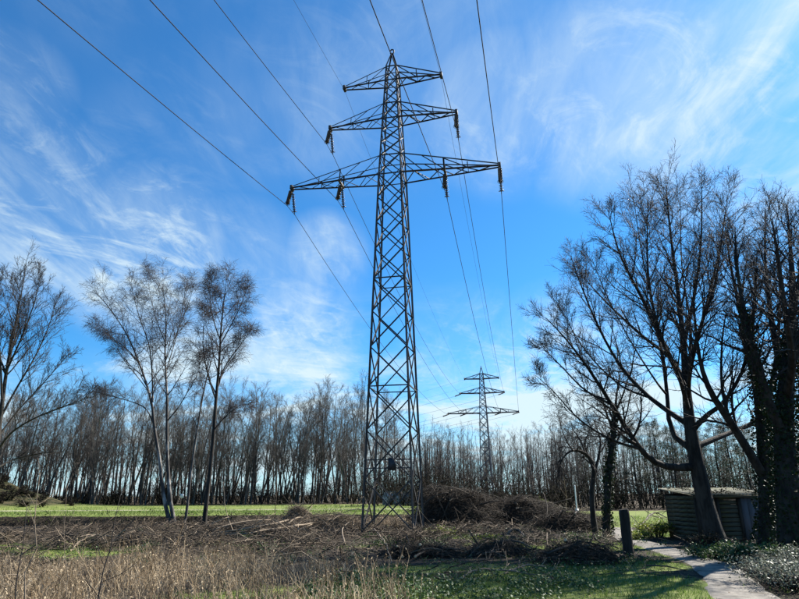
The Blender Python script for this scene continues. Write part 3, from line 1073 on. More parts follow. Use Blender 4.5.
# birches on the bank
LV_BIRCH = [dict(n=20, t0=0.10, t1=0.98, ang=36, asd=10, ratio=0.34, taper=0.45, seg=6, wig=0.12, up=0.06, rr=0.5, tip=0.006, lmin=0.6, lmax=3.5),
            dict(n=9, t0=0.2, t1=1.0, ang=38, asd=12, ratio=0.48, taper=0.35, seg=4, wig=0.14, up=0.02, rr=0.6, tip=0.005, lmin=0.35, droop=0.12),
            dict(n=8, t0=0.15, t1=1.0, ang=42, asd=14, ratio=0.62, taper=0.3, seg=3, wig=0.15, up=0.0, rr=0.7, tip=0.0045, lmin=0.35, droop=0.22)]
b4 = gp(171, 527)
Db = b4.y
rng = np.random.RandomState(21)
stems = [px_line(l, Db) for l in [
    [(173, 531, 0, .24), (167, 512, 0, .20), (163, 492, 0, .18), (160, 462, -.1, .165), (155, 432, -.2, .15), (151, 400, -.3, .13), (141, 368, -.5, .10), (127, 335, -.7, .07), (112, 312, -.9, .045), (100, 296, -1.0, .02)],
    [(176, 530, .1, .24), (171, 505, .1, .20), (168, 470, .2, .18), (167, 437, .3, .16), (167, 398, .4, .13), (165, 353, .5, .09), (166, 318, .6, .06), (162, 283, .7, .02)],
]]
limbs4 = [px_line(l, Db) for l in [
    [(153, 402, -.3, .09), (152, 372, 0, .075), (149, 345, .3, .06), (139, 316, .6, .045), (131, 285, .8, .02)],
    [(154, 425, -.2, .07), (146, 409, -.3, .06), (132, 402, -.5, .05), (118, 398, -.7, .04), (98, 393, -.9, .025), (82, 392, -1, .012)],
    [(168, 420, .3, .07), (178, 408, 0, .06), (187, 393, -.4, .05), (196, 377, -.8, .035), (203, 355, -1.0, .012)],
    [(166, 372, .5, .07), (174, 345, .9, .055), (181, 318, 1.3, .04), (186, 285, 1.6, .015)],
    [(143, 370, -.5, .06), (130, 352, -.2, .05), (112, 338, .2, .035), (96, 325, .5, .012)],
    [(166, 345, .5, .05), (156, 318, 1.0, .04), (150, 292, 1.4, .025), (147, 272, 1.5, .012)],
    [(166, 360, .5, .06), (176, 335, -.2, .045), (188, 305, -.8, .03), (195, 280, -1.2, .012)],
    [(151, 395, -.3, .06), (140, 380, -1.0, .045), (124, 360, -1.8, .03), (110, 335, -2.3, .012)],
]]
tree_from_lines('birch_tree', 'two-stemmed bare birch with pale lower bark on the ditch bank', b4, stems, limbs4, rng, LV_BIRCH, M['birch'], M['birch_twig'], thin=0.62, spray=(3, 0.6))
b5 = gp(204, 532)
rng = np.random.RandomState(23)
D5 = b5.y
st5 = px_line([(203, 537, 0, .19), (205, 515, 0, .16), (209, 480, 0, .145), (213, 440, 0, .13), (216, 400, 0, .115), (219, 365, .1, .09), (221, 330, .2, .065), (224, 300, .3, .04), (227, 276, .4, .015)], D5)
limbs5 = [px_line(l, D5) for l in [
    [(217, 385, 0, .06), (226, 365, .5, .05), (238, 348, 1, .035), (250, 332, 1.3, .012)],
    [(216, 400, 0, .06), (208, 375, -.5, .05), (203, 345, -.9, .035), (205, 312, -1.1, .012)],
    [(220, 345, .1, .05), (231, 325, -.4, .04), (241, 305, -.8, .025), (246, 290, -1, .01)],
    [(220, 340, .1, .05), (213, 318, .5, .04), (210, 298, .8, .025), (212, 280, 1, .01)],
    [(214, 430, 0, .05), (224, 418, -.4, .035), (236, 408, -.8, .02), (246, 403, -1, .01)],
]]
tree_from_lines('birch_tree', 'slim dark single-stemmed birch with a slightly bent trunk on the ditch bank', b5, st5, limbs5, rng,
                LV_BIRCH, M['bark'], M['birch_twig'], thin=0.68, spray=(3, 0.6))
b6 = gp(186, 522)
rng = np.random.RandomState(25)
st6 = px_line([(185, 524, 0, .09), (188, 500, 0, .08), (192, 465, 0, .07), (198, 425, .1, .06), (204, 390, .2, .05), (211, 362, .3, .035), (219, 340, .4, .012)], b6.y)
tree_from_lines('birch_tree', 'thin leaning pale birch stem between two thicker birches', b6, st6,
                [px_line([(204, 392, .2, .03), (200, 372, .5, .025), (199, 352, .8, .01)], b6.y)], rng,
                [dict(LV_BIRCH[0], n=8, ratio=0.2), dict(LV_BIRCH[1], n=5), dict(LV_BIRCH[2], n=4)], M['birch'], M['birch_twig'])

# tree at the mound
b7 = at(-8, 499, 58.0); b7.z = Hs(b7.x, b7.y)
rng = np.random.RandomState(31)
D7 = 58.0
st7 = [(Vector((b7.x, D7, b7.z - .2)), .42)] + px_line([(x - 9, y + 6, d, r) for x, y, d, r in [(1, 488, 0, .36), (3, 460, 0, .34), (7, 430, 0, .30), (11, 398, 0, .25), (16, 362, .2, .19), (23, 325, .4, .13), (30, 290, .6, .07), (35, 260, .8, .02)]], D7)
limbs7 = [px_line([(x * .92 - 9, y + 8, d, r) for x, y, d, r in l], D7) for l in [
    [(5, 445, 0, .16), (22, 425, -1, .12), (48, 410, -2, .09), (80, 398, -3, .06), (112, 388, -3.5, .02)],
    [(9, 412, 0, .16), (28, 380, 1, .12), (50, 345, 2, .09), (64, 315, 2.5, .06), (72, 290, 3, .02)],
    [(12, 395, 0, .15), (10, 350, -1, .12), (6, 310, -2, .08), (5, 270, -2.5, .02)],
    [(16, 365, 0, .13), (33, 330, -1, .10), (47, 295, -2, .06), (54, 265, -2.4, .02)],
    [(9, 415, 0, .15), (-8, 380, 1, .12), (-25, 330, 1.5, .08), (-35, 280, 2, .02)],
    [(6, 440, 0, .14), (-15, 415, -1, .11), (-40, 385, -2, .07), (-60, 350, -2.5, .02)],
    [(7, 430, 0, .13), (30, 402, 1.5, .10), (60, 372, 2.5, .07), (85, 345, 3, .02)],
    [(14, 380, 0, .12), (22, 345, 2, .09), (30, 310, 3, .06), (20, 270, 3.5, .02)],
    [(3, 462, 0, .12), (24, 452, 1.5, .09), (50, 446, 2.5, .06), (76, 444, 3, .02)],
    [(16, 365, 0, .12), (4, 335, 1, .09), (-6, 300, 2, .06), (-10, 262, 2.4, .02)],
]]
LV7 = [dict(LV_BIG[0], n=22, ang=32, ratio=0.38, lmax=5.5, tip=.012, up=0.09), dict(LV_BIG[1], n=9, tip=.010, up=.06, ang=32), dict(LV_BIG[2], n=6, tip=.008, ang=32)]
tree_from_lines('broad_tree', 'large bare tree with upswept branches beside the scrubby mound', b7, st7, limbs7, rng, LV7, M['bark'], M['twig'], thin=0.75, spray=(4, 0.5))

# crooked little tree and its ivy-clad neighbour by the brush pile
b8 = gp(595, 535)
rng = np.random.RandomState(35)
st8 = px_line([(596, 538, 0, .15), (593, 515, 0, .12), (592, 492, 0, .11), (594, 472, 0, .10), (590, 459, -.2, .085), (582, 452, -.4, .07), (571, 451, -.6, .05), (563, 458, -.7, .035), (558, 470, -.8, .012)], b8.y)
limbs8 = [px_line(l, b8.y) for l in [
    [(594, 474, 0, .07), (599, 455, .3, .055), (600, 438, .6, .04), (594, 422, .8, .012)],
    [(586, 455, -.3, .05), (580, 440, .2, .04), (572, 428, .6, .012)],
    [(592, 465, 0, .05), (585, 445, .5, .04), (590, 428, 1, .012)],
    [(573, 451, -.6, .04), (566, 440, -.8, .03), (560, 425, -1, .01)],
]]
LV8 = [dict(LV_BIRCH[0], n=8, wig=0.25, ratio=0.42, ang=55), dict(LV_BIRCH[1], n=7, wig=0.25), dict(LV_BIRCH[2], n=5, wig=0.25, ratio=0.5)]
tree_from_lines('crooked_tree', 'small crooked bare tree whose stem arches over to one side', b8, st8, limbs8, rng, LV8, M['bark'], M['twig'])
b9 = gp(607, 536)
rng = np.random.RandomState(37)
st9 = px_line([(606, 539, 0, .18), (607, 515, 0, .15), (608, 490, 0, .14), (610, 462, 0, .13), (613, 435, 0, .10), (615, 412, .1, .07), (617, 392, .2, .04), (620, 372, .3, .012)], b9.y)
limbs9 = [px_line(l, b9.y) for l in [
    [(611, 452, 0, .06), (619, 437, .4, .05), (626, 415, .8, .035), (632, 390, 1, .012)],
    [(613, 430, 0, .06), (606, 412, -.4, .045), (600, 390, -.7, .012)],
    [(615, 412, 0, .05), (623, 395, -.5, .035), (630, 372, -.8, .012)],
]]
t9 = tree_from_lines('slender_tree', 'slender upright tree with ivy climbing its stem beside the path', b9, st9, limbs9, rng,
                     [dict(LV_BIRCH[0], n=9, ratio=.4), dict(LV_BIRCH[1], n=6), dict(LV_BIRCH[2], n=4)], M['bark'], M['twig'])
ivy_on(t9, [st9[:6]], rng, (1300,), 0.10, 0.12)


# ------------------------------------------------------------------ far woods
def wood_tree_meshes(seed, h, kind):
    rng = np.random.RandomState(seed)
    nst = 2 if seed % 10 in (3, 6, 8) else 1
    trunk, crown = Acc(), Acc()
    lines = []
    for k in range(nst):
        lean = rng.normal(0, 0.07 if kind == 0 else 0.11, 2) + (0 if nst == 1 else (k - .5) * 0.14)
        n = 9
        z = np.linspace(0, h * (1 if k == 0 else rng.uniform(.75, .95)), n)
        wv = np.cumsum(rng.normal(0, 0.10, (n, 2)), 0) * np.linspace(0, 1, n)[:, None]
        P = np.stack([lean[0] * z + wv[:, 0], lean[1] * z + wv[:, 1], z - 0.2], 1)
        r0 = h * rng.uniform(0.0045, 0.0098)
        R = r0 * (1 - np.linspace(0, 1, n)) ** 0.8 + 0.012
        trunk.tubes(P[None], R[None], 6)
        lines.append((P, R))
    P = np.array([a for a, _ in lines]); R = np.array([b for _, b in lines])
    a1 = 36 if kind == 0 else 46
    P1_, R1_ = branch_out(P, R, rng, n=20, t0=0.28, t1=0.98, ang=a1, asd=13, ratio=0.27, taper=0.58, seg=4, wig=0.08, up=0.12, rr=0.45, tip=0.011, lmin=0.6)
    crown.tubes(P1_, R1_, 3, rng.uniform(0, 1, len(P1_)))
    P2_, R2_ = branch_out(P1_, R1_, rng, n=8, t0=0.2, t1=1.0, ang=36, asd=12, ratio=0.48, taper=0.35, seg=3, wig=0.1, up=0.10, rr=0.6, tip=0.009, lmin=0.4)
    crown.tubes(P2_, R2_, 3, rng.uniform(0, 1, len(P2_)), cap=False)
    P3_, R3_ = branch_out(P2_, R2_, rng, n=5, t0=0.2, t1=1.0, ang=36, asd=12, ratio=0.55, taper=0.3, seg=2, wig=0.1, up=0.08, rr=0.7, tip=0.0075, lmin=0.4)
    crown.tubes(P3_, R3_, 3, rng.uniform(0, 1, len(P3_)), cap=False)
    return trunk.mesh('trunk', M['wood_bark'], smooth=True), crown.mesh('crown', M['wood_twig']), nst


WOOD = [wood_tree_meshes(100 + i, 15.0, i % 2) for i in range(10)]
rng = np.random.RandomState(77)


def plant_wood(label, group, spots):
    for x, y, h in spots:
        i = rng.randint(len(WOOD))
        root = empty('bare_tree', (x, y, Hs(x, y)), rng.uniform(0, 6.28))
        s = h / 15.0
        root.scale = (s * rng.uniform(.85, 1.15),) * 2 + (s,)
        tag(root, label + (', forked from the ground' if WOOD[i][2] == 2 else ', on a single stem'), 'tree', group + (', two-stemmed' if WOOD[i][2] == 2 else ''))
        link('trunk', WOOD[i][0], root)
        link('crown', WOOD[i][1], root)


def wood_row(px0, px1, D, step, dj, topy, tj):
    """trees along a row: px only spaces them out, the row keeps its own depth"""
    out = []
    x0 = at(px0, 495, D).x; x1 = at(px1, 495, D).x
    x = x0
    while x < x1:
        d = D + rng.uniform(-dj, dj)
        hh = (at(400, topy, d).z) * rng.uniform(1 - tj, 1 + tj * .6)
        out.append((x + rng.uniform(-.4, .4), d, hh))
        x += step * rng.uniform(0.55, 1.5)
    return out


plant_wood('slender bare tree in the wood edge across the field', 'bare trees of the wood across the field',
           wood_row(-60, 375, 84, 1.1, 2.8, 408, .36) + wood_row(-60, 385, 91, 1.25, 3, 394, .22) + wood_row(-40, 400, 99, 1.6, 3, 396, .15))
plant_wood('distant bare tree standing near the far pylon', 'bare trees round the far pylon',
           wood_row(385, 600, 122, 1.9, 6, 440, .2) + wood_row(400, 600, 138, 2.2, 5, 434, .2))
plant_wood('bare tree in the wood behind the shed', 'bare trees behind the shed',
           wood_row(565, 860, 78, 2.1, 4, 425, .2))


def build_distant_wood():
    """the mass of stems further back"""
    rng = np.random.RandomState(5)
    acc = Acc()
    for (xa, xb, D, n, h) in ((-85, 8, 112, 190, 14), (5, 80, 152, 190, 17), (18, 90, 92, 110, 11), (-150, -70, 105, 70, 14)):
        x = rng.uniform(xa, xb, n); y = D + rng.uniform(-7, 7, n); hh = h * rng.uniform(.7, 1.12, n)
        z = np.linspace(0, 1, 5)[None, :]
        lx = rng.normal(0, .06, (n, 1)); ly = rng.normal(0, .06, (n, 1))
        P = np.stack([x[:, None] + lx * z * hh[:, None], y[:, None] + ly * z * hh[:, None], z * hh[:, None] - .2], 2)
        R = np.broadcast_to(0.14 * (1 - z) + .014, (n, 5))
        acc.tubes(P, R, 4, rng.uniform(0, .5, n))
        P1_, R1_ = branch_out(P, R, rng, n=16, t0=0.25, t1=.98, ang=34, asd=9, ratio=0.22, taper=0.6, seg=3, wig=0.08, up=0.1, rr=0.5, tip=0.014, lmin=.5)
        acc.tubes(P1_, R1_, 3, rng.uniform(0, 1, len(P1_)), cap=False)
        P2_, R2_ = branch_out(P1_, R1_, rng, n=5, t0=0.2, t1=1, ang=36, asd=10, ratio=0.45, taper=0.3, seg=2, wig=0.1, up=0.1, rr=0.6, tip=0.011, lmin=.4)
        acc.tubes(P2_, R2_, 3, rng.uniform(0, 1, len(P2_)), cap=False)
    tag(acc.build('distant_wood', M['wood_twig']), 'mass of bare stems further back in the wood', 'wood', kind='stuff')


build_distant_wood()


def build_undergrowth():
    rng = np.random.RandomState(6)
    tw, lf = Acc(), Acc()
    spots = []
    for x in np.arange(-80, 6, .65):
        spots.append((x + rng.uniform(-.5, .5), wood_line(x) + 4 + rng.uniform(0, 14), rng.uniform(1.6, 4.6) * (1 + .35 * float(vnoise(x * .12, 4.4)))))
    for x in np.arange(-3, 46, .5):
        spots.append((x + rng.uniform(-.5, .5), 66 + rng.uniform(0, 10), rng.uniform(2.0, 5.6)))
    for x in np.arange(-3, 32, 1.1):
        spots.append((x + rng.uniform(-.5, .5), 110 + rng.uniform(-4, 6), rng.uniform(2.5, 6.0)))
    for k in range(190):
        spots.append((-50 + rng.normal(0, 6.5), 71 + rng.normal(0, 3.4), rng.uniform(.3, 1.0)))
    for x, y, h in spots:
        x = float(x); y = float(y)
        z = Hs(x, y)
        n = 9
        a = rng.uniform(0, 6.28, n); l = h * rng.uniform(.6, 1.1, n)
        t = np.linspace(0, 1, 4)[None]
        P = np.stack([x + np.cos(a)[:, None] * t * l[:, None] * .55, y + np.sin(a)[:, None] * t * l[:, None] * .55, z + (t * (1.25 - .35 * t)) * l[:, None]], 2)
        R = np.broadcast_to(.03 * (1 - t) + .01, (n, 4))
        tw.tubes(P, R, 3, rng.uniform(0, .7, n), cap=False)
        P1_, R1_ = branch_out(P, R, rng, n=7, t0=.2, t1=1, ang=45, asd=12, ratio=.45, taper=.3, seg=2, wig=.15, up=.05, rr=.6, tip=.009, lmin=.3)
        tw.tubes(P1_, R1_, 3, rng.uniform(0, .7, len(P1_)), cap=False)
        m = 420 if h > 1.3 else 130
        r = np.sqrt(rng.uniform(0, 1, m)); aa = rng.uniform(0, 6.28, m)
        lf.leaves(np.stack([x + np.cos(aa) * r * h * .75, y + np.sin(aa) * r * h * .6, z + rng.uniform(.0, .95, m) * h * (1 - .35 * r)], 1), .13, rng, rng.uniform(0, 1, m), flat=.2)
    o = tw.build('undergrowth', M['dark_twig'])
    tag(o, 'tangled low undergrowth along the foot of the woods', 'undergrowth', kind='stuff')
    tag(lf.build('leaves', M['bramble'], o), kind='stuff')


build_undergrowth()


def pine_meshes(seed, h):
    rng = np.random.RandomState(seed)
    tr, br, nd = Acc(), Acc(), Acc()
    z = np.linspace(0, h, 8)
    P = np.stack([np.cumsum(rng.normal(0, .06, 8)), np.cumsum(rng.normal(0, .06, 8)), z - .2], 1)[None]
    R = (.16 * (1 - np.linspace(0, 1, 8)) + .02)[None]
    tr.tubes(P, R, 6)
    P1_, R1_ = branch_out(P, R, rng, n=52, t0=.22, t1=.99, ang=74, asd=8, ratio=.26, taper=.72, seg=4, wig=.08, up=-.02, rr=.35, tip=.012, lmin=.4)
    br.tubes(P1_, R1_, 3, .3)
    P2_, R2_ = branch_out(P1_, R1_, rng, n=6, t0=.3, t1=1, ang=45, asd=10, ratio=.35, taper=.3, seg=2, wig=.1, up=.02, rr=.6, tip=.008, lmin=.25)
    br.tubes(P2_, R2_, 3, .3, cap=False)
    # sprays of needles on the twigs
    m = 14
    C = np.repeat(P2_[:, 1:].reshape(-1, 3), m, 0) + rng.normal(0, .12, (len(P2_) * 2 * m, 3))
    nd.leaves(C, .2, rng, rng.uniform(0, 1, len(C)), flat=.1, aspect=.16)
    return tr.mesh('trunk', M['bark'], smooth=True), br.mesh('branches', M['twig']), nd.mesh('needles', M['needle'])


PINES = [pine_meshes(300 + i, 11.0) for i in range(2)]
rng = np.random.RandomState(9)
for i, (px, D, h) in enumerate([(640, 72, 9.5), (662, 76, 10.5), (676, 70, 9), (722, 66, 9), (738, 72, 10), (752, 64, 8.5), (776, 70, 10), (800, 66, 9.5), (705, 80, 11), (588, 84, 8)]):
    p = at(px, 495, D)
    r = empty('pine_tree', (p.x, D, Hs(p.x, D)), i * 1.7)
    s = h / 11
    r.scale = (s * 1.05, s * 1.05, s)
    tag(r, 'dark evergreen pine in the wood behind the shed', 'tree', 'pines behind the shed')
    for nm, me in zip(('trunk', 'branches', 'needles'), PINES[i % 2]):
        link(nm, me, r)


# ------------------------------------------------------------------ shed, post and small structures
def build_shed():
    a = gp(701, 542); b = Vector((a.x + 3.0, a.y + 0.25, 0))
    th = math.atan2(b.y - a.y, b.x - a.x)
    root = empty('garden_shed', (a.x, a.y, Hs(a.x, a.y)), th)
    tag(root, 'low wooden shed with horizontal planks and a pale mossy roof', 'shed')
    W, Dp, Hh = 3.0, 2.2, 1.62
    rng = random.Random(3)

    def part(nm, c, s, m, parent=root, taper=1.0):
        acc = Acc(); acc.box((0, 0, 0), s, 0, taper)
        o = acc.build(nm, m, parent)
        o.location = Vector(c) - (parent.location if parent is not root else Vector((0, 0, 0)))
        return o
    for x in (0.05, 0.86, 1.70, W - .05):
        part('corner_post', (x, 0.03, Hh / 2 - .05), (.11, .11, Hh + .1), M['post'])
    pitch = 0.158
    for k in range(10):
        for x0, x1 in ((0.11, 0.80), (0.92, 1.64)):
            o = part('plank', ((x0 + x1) / 2, .02 + rng.uniform(-.008, .008), .10 + pitch * k), (x1 - x0 - .004, .026, .138), M['plank'])
            o.rotation_euler = (rad(-7 + rng.uniform(-4, 4)), rad(rng.uniform(-.9, .9)), 0)
        o = part('plank', (.02, Dp / 2, .10 + pitch * k), (.026, Dp - .1, .138), M['plank'])
    part('inner_wall', (W / 2, .10, Hh / 2 - .02), (W - .2, .03, Hh), M['post'])
    part('back_wall', (W / 2, Dp, Hh / 2), (W, .05, Hh + .12), M['post'])
    part('end_wall', (W - .02, Dp / 2, Hh / 2), (.05, Dp - .1, Hh), M['post'])
    dr = part('door', (2.16, .015, .80), (.78, .05, 1.58), M['door'])
    for x in (1.90, 2.16, 2.42):
        part('door_board', (x, -.022, .80), (.245, .018, 1.54), M['door'], dr)
    part('latch', (2.46, -.045, .85), (.03, .03, .14), M['plate'], dr)
    part('plank_panel', (2.75, .03, .8), (.36, .04, 1.56), M['plank'])
    # roof sheets on a slope, corrugated
    n = 4
    for k in range(n):
        x0 = -.15 + k * (W + .3) / n; x1 = x0 + (W + .3) / n - .012
        xs = np.linspace(x0, x1, 25)
        zz = 0.018 * np.sin(xs * 2 * math.pi / .13)
        v = []
        for y, z in ((-.22, Hh + .03), (Dp + .2, Hh + .27)):
            for t in (0, -.025):
                v += [(x, y, z + q + t) for x, q in zip(xs, zz)]
        m_ = 25
        q = []
        for i in range(m_ - 1):
            q += [(i, i + 1, 2 * m_ + i + 1, 2 * m_ + i), (m_ + i + 1, m_ + i, 3 * m_ + i, 3 * m_ + i + 1), (m_ + i, m_ + i + 1, i + 1, i),
                  (2 * m_ + i, 2 * m_ + i + 1, 3 * m_ + i + 1, 3 * m_ + i)]
        acc = Acc(); acc.add(v, q)
        acc.build('roof_sheet', M['roofing'], root)
    part('fascia', (W / 2, -.17, Hh - .045), (W + .2, .025, .10), M['plank'])
    # moss on the roof edge
    rg = np.random.RandomState(2)
    C = np.stack([rg.uniform(-.1, 2.9, 1200), rg.uniform(-.22, 1.9, 1200), np.zeros(1200)], 1)
    C = C[vnoise(C[:, 0] * 2.3 + 5, C[:, 1] * 2.3) > .12]
    C[:, 2] = Hh + .05 + (C[:, 1] + .22) * .10 + rg.uniform(-.01, .05, len(C))
    acc = Acc(); acc.leaves(C, .07, rg, rg.uniform(0, 1, len(C)), flat=.3)
    acc.build('roof_moss', M['bramble'], root)['kind'] = 'stuff'
    return root


build_shed()


def build_post():
    a = gp(629, 557)
    root = empty('wooden_post', a)
    tag(root, 'dark square wooden post standing alone beside the path', 'post')
    acc = Acc()
    rg = np.random.RandomState(3)
    k = 12
    V = []
    zs = [-.2, 0, .3, .6, .9, 1.15, 1.24, 1.27]
    for z in zs:
        s = .125 + (0.012 if z <= 0 else 0)
        if z > 1.25:
            s -= .025
        for j in range(k):
            an = j / k * 6.283 + .4
            c, sn = math.cos(an), math.sin(an)
            r = s / max(abs(c), abs(sn)) ** .75
            V.append((r * c + rg.uniform(-.006, .006), r * sn + rg.uniform(-.006, .006), z + (0.02 * c if z > 1.2 else 0)))
    n = len(zs)
    q = [(i * k + j, i * k + (j + 1) % k, (i + 1) * k + (j + 1) % k, (i + 1) * k + j) for i in range(n - 1) for j in range(k)]
    V.append((0, 0, 1.272))
    t = [((n - 1) * k + j, (n - 1) * k + (j + 1) % k, n * k) for j in range(k)]
    acc.add(V, q, t)
    acc.build('shaft', M['post'], root)
    c = Acc(); c.box((0, 0, .012), (.36, .36, .05), .4)
    c.build('foot_collar', M['core'], root)


build_post()


def build_far_bits():
    # grey wall beyond the field, seen through the pylon
    p = at(399, 505, 74); z = Hs(p.x, 74)
    root = empty('low_wall', (p.x, 74, z), rad(-6))
    tag(root, 'low pale grey wall seen through the pylon legs', 'wall')
    for k in range(3):
        acc = Acc(); acc.box((-1.3 + k * 1.3, 0, .72), (1.26, .18, 1.45)); acc.build('wall_panel', M['wall'], root)
    acc = Acc(); acc.box((0, 0, 1.48), (4.0, .26, .08)); acc.build('coping', M['wall'], root)
    # thin white marker by the wood
    p = at(576, 500, 52); z = Hs(p.x, 52)
    root = empty('marker_post', (p.x, 52, z))
    tag(root, 'thin white marker post at the edge of the far grass', 'post')
    acc = Acc(); acc.add(*lathe([(.05, -.1), (.05, 2.3), (.035, 2.34), (0, 2.35)], 8)); acc.build('pole', M['white_post'], root, smooth=True)
    acc = Acc(); acc.box((0, 0, .25), (.3, .12, .55), .3, .85); acc.build('base', M['white_post'], root)
    # small white board on a stake before the wood
    p = at(182, 498, 79); z = Hs(p.x, 79)
    root = empty('small_sign', (p.x, 79, z))
    tag(root, 'tiny white board on a stake before the wood by the birches', 'sign')
    acc = Acc(); acc.box((0, 0, .6), (.08, .08, 1.4)); acc.build('stake', M['post'], root)
    acc = Acc(); acc.box((0, -.06, 1.15), (.42, .03, .5)); acc.build('board', M['white_post'], root)


build_far_bits()


# ------------------------------------------------------------------ brush piles and cut branches
def brush_pile(name, label, px, py, rx, ry, h, n, seed, material, big=14, base=None, group='heaps of cut brushwood', shag=0.25, lay=None):
    rng = np.random.RandomState(seed)
    c = base or gp(px, py)
    root = empty(name, c)
    tag(root, label, 'brush pile', group)
    # matted inside
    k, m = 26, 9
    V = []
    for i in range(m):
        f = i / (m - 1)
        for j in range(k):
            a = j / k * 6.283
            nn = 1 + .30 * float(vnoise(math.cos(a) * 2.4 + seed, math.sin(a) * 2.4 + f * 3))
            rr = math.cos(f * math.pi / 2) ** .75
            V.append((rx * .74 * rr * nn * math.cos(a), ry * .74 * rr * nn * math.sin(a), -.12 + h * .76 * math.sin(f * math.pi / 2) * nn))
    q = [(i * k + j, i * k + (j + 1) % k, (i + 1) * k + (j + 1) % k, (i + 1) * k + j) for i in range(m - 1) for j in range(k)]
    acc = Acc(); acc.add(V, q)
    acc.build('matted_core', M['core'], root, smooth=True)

    def lines(cnt, l0, l1, s, lift):
        a = rng.uniform(0, 6.283, cnt); f = rng.uniform(0, 1, cnt) ** .8
        rr = np.cos(f * math.pi / 2) ** .75
        p = np.stack([rx * rr * np.cos(a), ry * rr * np.sin(a), h * np.sin(f * math.pi / 2) - .06], 1)
        lump = 1 + .28 * vnoise(np.cos(a) * 2.4 * rr + seed, np.sin(a) * 2.4 * rr + f * 2.5)
        p *= lump[:, None] * rng.uniform(.82, 1.04, cnt)[:, None]
        p[:, 2] += rng.normal(0, .05, cnt)
        nrm = np.stack([np.cos(a) * rr / rx, np.sin(a) * rr / ry, np.sin(f * math.pi / 2) / h], 1)
        nrm /= np.linalg.norm(nrm, axis=1, keepdims=True)
        d = rng.normal(size=(cnt, 3)) * np.array([1.0, .8, .35])
        if lay is not None:
            d += np.array(lay) * rng.choice([-1, 1], cnt)[:, None]
        d -= nrm * (d * nrm).sum(1, keepdims=True) * rng.uniform(.5, 1.0, cnt)[:, None]
        d /= np.linalg.norm(d, axis=1, keepdims=True)
        d += nrm * np.abs(rng.normal(0, .42, cnt))[:, None] * (rng.uniform(0, 1, cnt) < .35)[:, None]
        d /= np.linalg.norm(d, axis=1, keepdims=True)
        ln = rng.uniform(l0, l1, cnt)
        t = np.linspace(-.5, .5, s)[None, :, None]
        P = p[:, None] + d[:, None] * t * ln[:, None, None]
        bow = rng.normal(0, .10, (cnt, 1, 3)) * ln[:, None, None]
        P = P + bow * (.25 - t ** 2) * 2 + nrm[:, None] * (lift - (t ** 2) * ln[:, None, None] * rng.uniform(0, shag * 1.2, (cnt, 1, 1)))
        P[:, :, 2] = np.maximum(P[:, :, 2], -.03)
        return P
    tw = Acc()
    P = lines(n, .35, 1.3, 5, .02)
    R = np.clip(rng.gamma(2.0, .0032, n), .003, .02)[:, None] * np.linspace(1.1, .45, 5)[None]
    tw.tubes(P, R, 3, np.clip(rng.beta(1.3, 2.6, n), 0, 1))
    # side twigs
    P1_, R1_ = branch_out(P[: n // 2], R[: n // 2], rng, n=3, t0=.2, t1=1, ang=38, asd=12, ratio=.4, taper=.3, seg=2, wig=.12, up=.03, rr=.6, tip=.0026, lmin=.12)
    tw.tubes(P1_, R1_, 3, rng.uniform(0, .8, len(P1_)), cap=False)
    o = tw.build('twigs', material, root)
    o['kind'] = 'stuff'
    bl = min(1.0, .35 + rx * .28)
    P = lines(big, 1.2 * bl, 2.8 * bl, 7, .06)
    for i in range(big):
        acc = Acc()
        acc.tubes(P[i][None], (rng.uniform(.018, .05) * np.linspace(1, .5, 7))[None], 6, rng.uniform(.1, 1))
        br = acc.build('branch', material, root, smooth=True)
        d = P[i][0] - P[i][1]; d /= np.linalg.norm(d)
        r0 = float(np.linalg.norm(np.array(acc.v[0][0]) - P[i][0]))
        e = Acc(); e.tubes(np.array([P[i][0], P[i][0] + d * .008])[None], np.array([[r0 * .97, r0 * .95]]), 6)
        e.build('cut_end', M['cutwood'], br)
    return root


brush_pile('brush_pile', 'tall dark brush pile right next to the pylon foot', 458, 527, 2.5, 1.6, 1.75, 3600, 41, M['brush'], 34)
brush_pile('brush_pile', 'wide sloping brush pile between the tall heap and the crooked tree', 523, 526, 2.6, 1.5, 1.35, 3200, 42, M['brush'], 30)
brush_pile('brush_pile', 'low flat brush pile at the foot of the crooked tree', 572, 530, 1.7, 1.1, .75, 1700, 43, M['brush'], 20)
brush_pile('brush_pile', 'sunlit tangle of pale cut branches in front of the pylon', 322, 531, 2.3, 1.2, .62, 2000, 44, M['brush_pale_lit'], 26, shag=.1)  # paler brushwood here carries the sunlight on the heap
brush_pile('brush_pile', 'upright thorny heap at the end of the long log row', 297, 530, .8, .7, .95, 900, 45, M['brush_pale_lit'], 10)
brush_pile('brush_pile', 'long low row of stacked cut stems below the birches', 243, 536, 2.6, .7, .42, 1300, 46, M['brush_pale_lit'], 26, shag=.05, lay=(3.0, .5, 0))
brush_pile('brush_pile', 'small dark mound of twigs in the mud before the tall brush pile', 500, 557, .9, .5, .28, 800, 47, M['brush'], 8)
brush_pile('brush_pile', 'dark leafy twig heap on the grass near the post', 575, 563, 1.0, .6, .34, 1100, 48, M['brush'], 7)
brush_pile('brush_pile', 'flattened twig heap on the mud facing the pylon', 420, 557, 1.2, .5, .22, 900, 49, M['brush'], 10)
brush_pile('brush_pile', 'broken stems and twigs heaped at the edge of the dead weeds', 118, 547, 1.2, .5, .28, 500, 50, M['brush_pale_lit'], 14, shag=.1)


